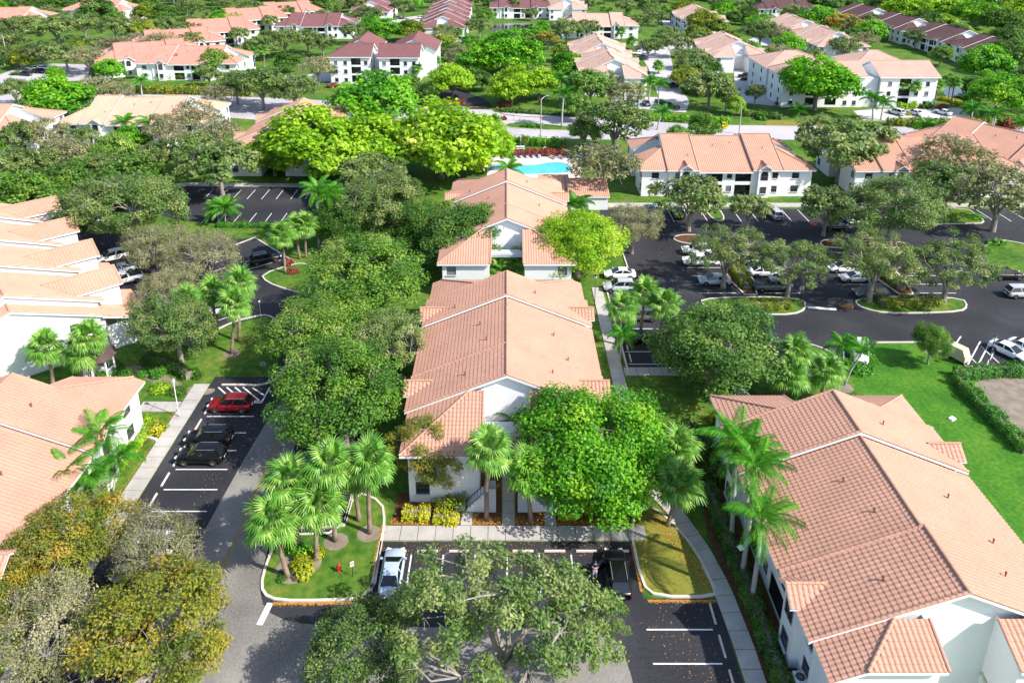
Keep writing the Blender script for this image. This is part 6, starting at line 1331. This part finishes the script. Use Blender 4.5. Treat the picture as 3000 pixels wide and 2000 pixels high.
sign((-12.66,47.91), 1.7, 'small red and white sign on the palm island', 'plate', .5)
sign((1.77,188.98), 2.2, 'small white sign on the road median', 'plate')
# hydrant
hy = empty('fire_hydrant', (-13.89,48.42) + (.1,), 0, 'red fire hydrant on the palm island', 'fire hydrant')
MB().lathe([(.17, 0), (.17, .06), (.12, .08), (.12, .55), (.16, .57), (.16, .62), (.12, .70), (.05, .78), (.04, .84)], 12).build('barrel', M['red_paint'], hy, smooth=True)
for a in (0, math.pi, -math.pi / 2): MB().tube([(0, 0, .45), (.23 * math.cos(a), .23 * math.sin(a), .45)], [.07, .07], 8).build('outlet', M['red_paint'], hy)
# gazebo
gz_ = empty('gazebo', (-48.20,76.58) + (0,), .2, 'white gazebo with dark roof on the lawn behind the near left building', 'gazebo')
MB().lathe([(2.0, .25), (1.9, .28), (.01, .28)], 8).build('floor', M['wall'], gz_); MB().lathe([(2.05, 0), (2.0, .25)], 8).build('plinth', M['wall_grey'], gz_)
for k in range(8):
    a = k * math.pi / 4; x, y = 1.85 * math.cos(a), 1.85 * math.sin(a); x2, y2 = 1.85 * math.cos(a + math.pi / 4), 1.85 * math.sin(a + math.pi / 4)
    MB().box((x, y, 1.4), (.16, .16, 2.3), a).build('post', M['white_trim'], gz_)
    q = MB(); n = 6
    for i in range(n):
        t0, t1 = i / n, (i + 1) / n; f = lambda t: 2.05 + .38 * math.sin(math.pi * t)
        q.poly([(x + (x2 - x) * t0, y + (y2 - y) * t0, f(t0)), (x + (x2 - x) * t1, y + (y2 - y) * t1, f(t1)), (x + (x2 - x) * t1, y + (y2 - y) * t1, 2.6), (x + (x2 - x) * t0, y + (y2 - y) * t0, 2.6)])
    q.build('arch', M['white_trim'], gz_)
    if k != 6:
        rl = MB(); rl.tube([(x, y, 1.05), (x2, y2, 1.05)], .04, 4).tube([(x, y, .45), (x2, y2, .45)], .03, 4)
        for i in range(1, 8): rl.box((x + (x2 - x) * i / 8, y + (y2 - y) * i / 8, .75), (.03, .03, .6))
        rl.build('railing', M['white_trim'], gz_)
gr = MB(); gr.lathe([(2.35, 2.55), (2.35, 2.62), (1.2, 3.25), (.35, 3.62), (.3, 3.62)], 8); gr.build('roof', mat_noise('dark_shingle', [(.06, .04, .04), (.12, .08, .075)], (1, 8), .9, .5, 12), gz_)
MB().lathe([(.28, 3.6), (.28, 4.05), (.25, 4.05)], 8).build('cupola', M['white_trim'], gz_); MB().lathe([(.42, 4.02), (.02, 4.45)], 8).build('cupola_roof', M['brown_trim'], gz_)
MB().box((0, .9, .7), (1.6, .4, .08)).box((-.7, .9, .48), (.1, .35, .4)).box((.7, .9, .48), (.1, .35, .4)).build('bench', M['bark'], gz_)
# air conditioners
def condenser(p, label):
    r = empty('air_conditioner', (p[0], p[1], .0), RND.uniform(-.1, .1), label, 'air conditioner', 'outdoor air conditioner units')
    MB().box((0, 0, .06), (1.0, 1.0, .12)).build('pad', M['concrete'], r); MB().box((0, 0, .55), (.85, .85, .84)).build('casing', M['flat_roof'], r)
    MB().lathe([(.33, .972), (.33, .985), (.05, .985)], 14).build('fan_grille', M['plastic'], r)
    f = MB()
    for k in range(8): f.box((.17 * math.cos(k * .785), .17 * math.sin(k * .785), .995), (.32, .02, .015), k * .785)
    f.build('guard', M['steel'], r)
condenser((5.37,56.14), 'grey air conditioner left one of a pair right of the central stairs'); condenser((6.56,56.31), 'grey air conditioner right one of a pair right of the central stairs'); condenser((20.63,38.70), 'grey air conditioner beside the near right building at the bottom edge')
# pool side things
LB = mat_plain('lounger_sling', (.28, .42, .62), .7)
def lounger(p, rz, label, flat=False):
    r = empty('sun_lounger', (p[0], p[1], .03), rz, label, 'sun lounger', 'loungers around the pool')
    MB().box((0, -.35, .36), (.62, 1.25, .05)).build('seat', LB, r)
    b = MB(); a = .25 if flat else .75
    b.add([(-.31, .28, .36), (.31, .28, .36), (.31, .28 + .75 * math.cos(a), .36 + .75 * math.sin(a)), (-.31, .28 + .75 * math.cos(a), .36 + .75 * math.sin(a))], [(0, 1, 2, 3)]); b.build('backrest', LB, r)
    for x in (-.29, .29):
        for y in (-.85, .3): MB().box((x, y, .17), (.05, .05, .34)).build('leg', M['white_trim'], r)
for k in range(5): lounger((0.6 + k * 1.35 + 1.2, 158.8), 0, '%s blue lounger from the left in front of the red hedge' % ordn[k])
for k in range(3): lounger((10.2 + k * 1.9, 157.8), .5, '%s lounger with a sunbather, counting from the left' % ordn[k], True)
lounger((16.4, 158.6), 0, 'blue lounger standing just right of the sunbathers'); lounger((22.4, 158.8), 0, 'first blue lounger at the right end of the deck'); lounger((24.0, 158.8), 0, 'second blue lounger at the right end of the deck')
tb = empty('picnic_table', (3.05,164.59) + (0,), .1, 'white picnic table on the small lawn behind the pool', 'table')
MB().box((0, 0, .74), (1.9, .8, .06)).build('table_top', M['white_trim'], tb)
for s in (-1, 1):
    MB().box((0, s * .75, .45), (1.9, .28, .05)).build('bench', M['white_trim'], tb); MB().box((s * .7, 0, .37), (.08, 1.5, .72)).build('leg', M['white_trim'], tb)
um = empty('umbrella', (3.17,167.22) + (0,), 0, 'closed pale blue umbrella beside the picnic table', 'umbrella')
MB().tube([(0, 0, 0), (0, 0, 2.7)], .03, 6).build('pole', M['white_trim'], um); MB().lathe([(.06, 1.1), (.2, 1.25), (.16, 1.9), (.03, 2.65)], 10).build('canopy', mat_plain('pale_blue_canvas', (.45, .62, .66), .8), um)
lr = empty('life_ring', (8.50,161.03) + (1.3,), 0, 'white life ring on its post behind the loungers', 'life ring')
t = MB(); N_ = 16
ring = [(.36 * math.cos(k * 2 * math.pi / N_), 0, .36 * math.sin(k * 2 * math.pi / N_)) for k in range(N_ + 1)]; t.tube(ring, .09, 6); t.build('ring', M['sign_white'], lr); MB().tube([(0, .08, -1.3), (0, .08, .6)], .04, 6).build('post', M['steel'], lr)
for px, lb in [((0.16,164.59), 'thin young tree left of the picnic table'), ((3.99,165.11), 'thin young tree right of the picnic table')]:
    r = tree('amber', px[0], px[1], 1.0, 3.4); PLANTS.pop(); tag(r, lb, 'tree')
uc = empty('utility_cover', (47.95,68.19) + (.0,), .5, 'small white utility box on the lush lawn', 'utility box'); MB().box((0, 0, .1), (.75, .5, .2), 0, .9).build('lid', M['sign_white'], uc)
bn = empty('utility_box', (-36.83,65.03) + (0,), -.4, 'low pale curb stop lying in the bed by the near left building', 'utility box'); MB().box((0, 0, .1), (1.5, .3, .18), 0, .9).build('block', M['kerb'], bn)

# ================================================================ people
SKIN = mat_plain('skin', (.45, .26, .19), .55); HAIR = mat_plain('dark_hair', (.03, .02, .015), .6)
def skin_part(name, joints, edges, mat, parent, sub=2):
    """continuous surface grown round a skeleton: joints are (x, y, z, rx, ry)"""
    me = bpy.data.meshes.new(name); me.from_pydata([j[:3] for j in joints], edges, []); me.materials.append(mat)
    o = place(name, me, parent)
    md = o.modifiers.new('skin', 'SKIN'); sv = me.skin_vertices[0].data
    for i, j in enumerate(joints): sv[i].radius = (j[3], j[4] if len(j) > 4 else j[3]); sv[i].use_root = (i == 0)
    ss = o.modifiers.new('sub', 'SUBSURF'); ss.levels = 1; ss.render_levels = sub
    for p in me.polygons: p.use_smooth = True
    return o
def person(p, rz, label, z=.01):
    r = empty('person', (p[0], p[1], z), rz, label, 'person')
    # body: pelvis root, trunk, neck, head core, crossed arms, legs
    J = [(0, 0, .95, .15, .11), (0, 0, 1.12, .14, .10), (0, .01, 1.32, .17, .11), (0, .01, 1.44, .13, .09), (0, .0, 1.52, .055, .055), (0, -.02, 1.66, .095, .105),
         (.19, .01, 1.42, .065, .06), (.25, -.03, 1.18, .05, .05), (.02, -.20, 1.22, .038, .038), (-.10, -.21, 1.24, .03, .04),
         (-.19, .01, 1.42, .065, .06), (-.25, -.03, 1.16, .05, .05), (-.02, -.17, 1.16, .038, .038), (.10, -.19, 1.17, .03, .04),
         (.09, 0, .85, .10, .10), (.13, -.02, .48, .07, .07), (.16, .02, .10, .045, .05), (.17, -.12, .04, .04, .035),
         (-.09, 0, .85, .10, .10), (-.11, -.02, .48, .07, .07), (-.12, .02, .10, .045, .05), (-.13, -.12, .04, .04, .035)]
    E = [(0, 1), (1, 2), (2, 3), (3, 4), (4, 5), (3, 6), (6, 7), (7, 8), (8, 9), (3, 10), (10, 11), (11, 12), (12, 13), (0, 14), (14, 15), (15, 16), (16, 17), (0, 18), (18, 19), (19, 20), (20, 21)]
    skin_part('body', J, E, SKIN, r)
    # hands: palm with four fingers and a thumb each
    for s, w in ((1, Vector((-.10, -.21, 1.24))), (-1, Vector((.10, -.19, 1.17)))):
        for k in range(4):
            L = (.07, .08, .075, .055)[k]; b = w + Vector((0, -.005, .03 - .022 * k))
            skin_part('finger', [tuple(b) + (.010,), tuple(b + Vector((-s * L * .55, -.012, 0))) + (.009,), tuple(b + Vector((-s * L, .008, 0))) + (.008,)], [(0, 1), (1, 2)], SKIN, r, 1)
        skin_part('thumb', [tuple(w + Vector((s * .03, -.01, .04))) + (.011,), tuple(w + Vector((-s * .005, -.03, .075))) + (.010,), tuple(w + Vector((-s * .03, -.03, .085))) + (.009,)], [(0, 1), (1, 2)], SKIN, r, 1)
    # polo shirt and trousers a little outside the body
    sh = [(0, 0, .98, .165, .125), (0, 0, 1.13, .16, .115), (0, .01, 1.32, .185, .125), (0, .01, 1.45, .13, .095), (.20, .01, 1.42, .08, .075), (.245, -.02, 1.24, .068, .066), (-.20, .01, 1.42, .08, .075), (-.245, -.02, 1.22, .068, .066)]
    skin_part('shirt', sh, [(0, 1), (1, 2), (2, 3), (3, 4), (4, 5), (3, 6), (6, 7)], mat_plain('navy_cotton', (.012, .025, .12), .85), r)
    tr = [(0, 0, .96, .16, .12), (.095, 0, .84, .115, .115), (.13, -.02, .48, .085, .085), (.16, .02, .11, .07, .07), (-.095, 0, .84, .115, .115), (-.11, -.02, .48, .085, .085), (-.12, .02, .11, .07, .07)]
    skin_part('trousers', tr, [(0, 1), (1, 2), (2, 3), (0, 4), (4, 5), (5, 6)], mat_plain('white_cotton', (.62, .60, .60), .85), r)
    hr = MB(); n = 10
    hr.lathe([(.108, 0), (.112, .05), (.10, .10), (.06, .135), (.015, .145)], 12, (0, .0, 1.665)); hr.build('hair', HAIR, r, smooth=True)
    f = MB(); f.add([(-.012, -.12, 1.665), (.012, -.12, 1.665), (.018, -.125, 1.625), (-.018, -.125, 1.625), (0, -.155, 1.632)], [(0, 1, 4), (1, 2, 4), (2, 3, 4), (3, 0, 4)]); f.build('nose', SKIN, r)
    for s in (-1, 1):
        MB().lathe([(.012, -.006), (.014, 0), (.004, .008)], 6, (s * .036, -.115, 1.665)).build('eye', HAIR, r); MB().box((s * .1, -.01, 1.65), (.02, .035, .06)).build('ear', SKIN, r)
        MB().box((s * .15, -.06, .035), (.10, .28, .07), 0, .8).build('shoe', M['plastic'], r)
    MB().box((0, -.118, 1.595), (.05, .01, .012)).build('mouth', mat_plain('lips', (.32, .12, .10), .5), r)
    return r
person((7.21,47.85), -.15, 'standing person in navy shirt and white trousers by the open car door')
def sunbather(p, rz, label, col):
    r = empty('person', (p[0], p[1], .42), rz, label, 'person', 'people lying by the pool')
    J = [(0, -.25, .08, .15, .10), (0, .05, .09, .15, .10), (0, .28, .14, .16, .10), (0, .42, .2, .055), (0, .56, .26, .095, .10), (.2, .3, .14, .05), (.27, .05, .08, .042), (.26, -.18, .06, .035), (-.2, .3, .14, .05), (-.27, .05, .08, .042), (-.26, -.18, .06, .035), (.1, -.3, .08, .09), (.12, -.7, .13, .065), (.12, -1.1, .05, .045), (-.1, -.3, .08, .09), (-.12, -.7, .13, .065), (-.12, -1.1, .05, .045)]
    skin_part('body', J, [(0, 1), (1, 2), (2, 3), (3, 4), (2, 5), (5, 6), (6, 7), (2, 8), (8, 9), (9, 10), (0, 11), (11, 12), (12, 13), (0, 14), (14, 15), (15, 16)], SKIN, r, 1)
    skin_part('swimwear', [(0, -.27, .08, .165, .115), (0, -.1, .09, .16, .11), (.1, -.36, .08, .1), (-.1, -.36, .08, .1)], [(0, 1), (0, 2), (0, 3)], mat_plain('swimwear_' + str(round(col[0], 2)), col, .8), r, 1)
    MB().lathe([(.10, 0), (.105, .04), (.06, .10)], 10, (0, .58, .29)).build('hair', HAIR, r)
for k, c in enumerate([(.5, .05, .05), (.05, .05, .3), (.6, .4, .05)]): sunbather((10.2 + k * 1.9, 157.8), .5, '%s sunbather from the left lying on a pool lounger' % ordn[k], c)

# ================================================================ labels for plants: what each stands near, and its order there seen from the camera
def seen_x(x, y): return x / max(1.0, y)
groups = {}
for o, look, cat, x, y in PLANTS:
    nm = min(LANDMARK, key=lambda l: (l[1] - x) ** 2 + (l[2] - y) ** 2)[0]
    groups.setdefault((look, nm, cat), []).append((seen_x(x, y), y, o))
def plural(look):
    return look + 's' if not look.endswith('s') else look
for (look, nm, cat), lst in groups.items():
    lst.sort(key=lambda t: t[0]); n = len(lst)
    for i, (_, _, o) in enumerate(lst):
        if n == 1: lb = 'the only %s nearest %s' % (look, nm)
        elif i == 0: lb = 'leftmost of the %s nearest %s' % (plural(look), nm)
        elif i == n - 1: lb = 'rightmost of the %s nearest %s' % (plural(look), nm)
        else: lb = '%s from left of the %s nearest %s' % (ordn[min(i, 39)], plural(look), nm)
        tag(o, lb, cat, '%s nearest %s' % (plural(look), nm))
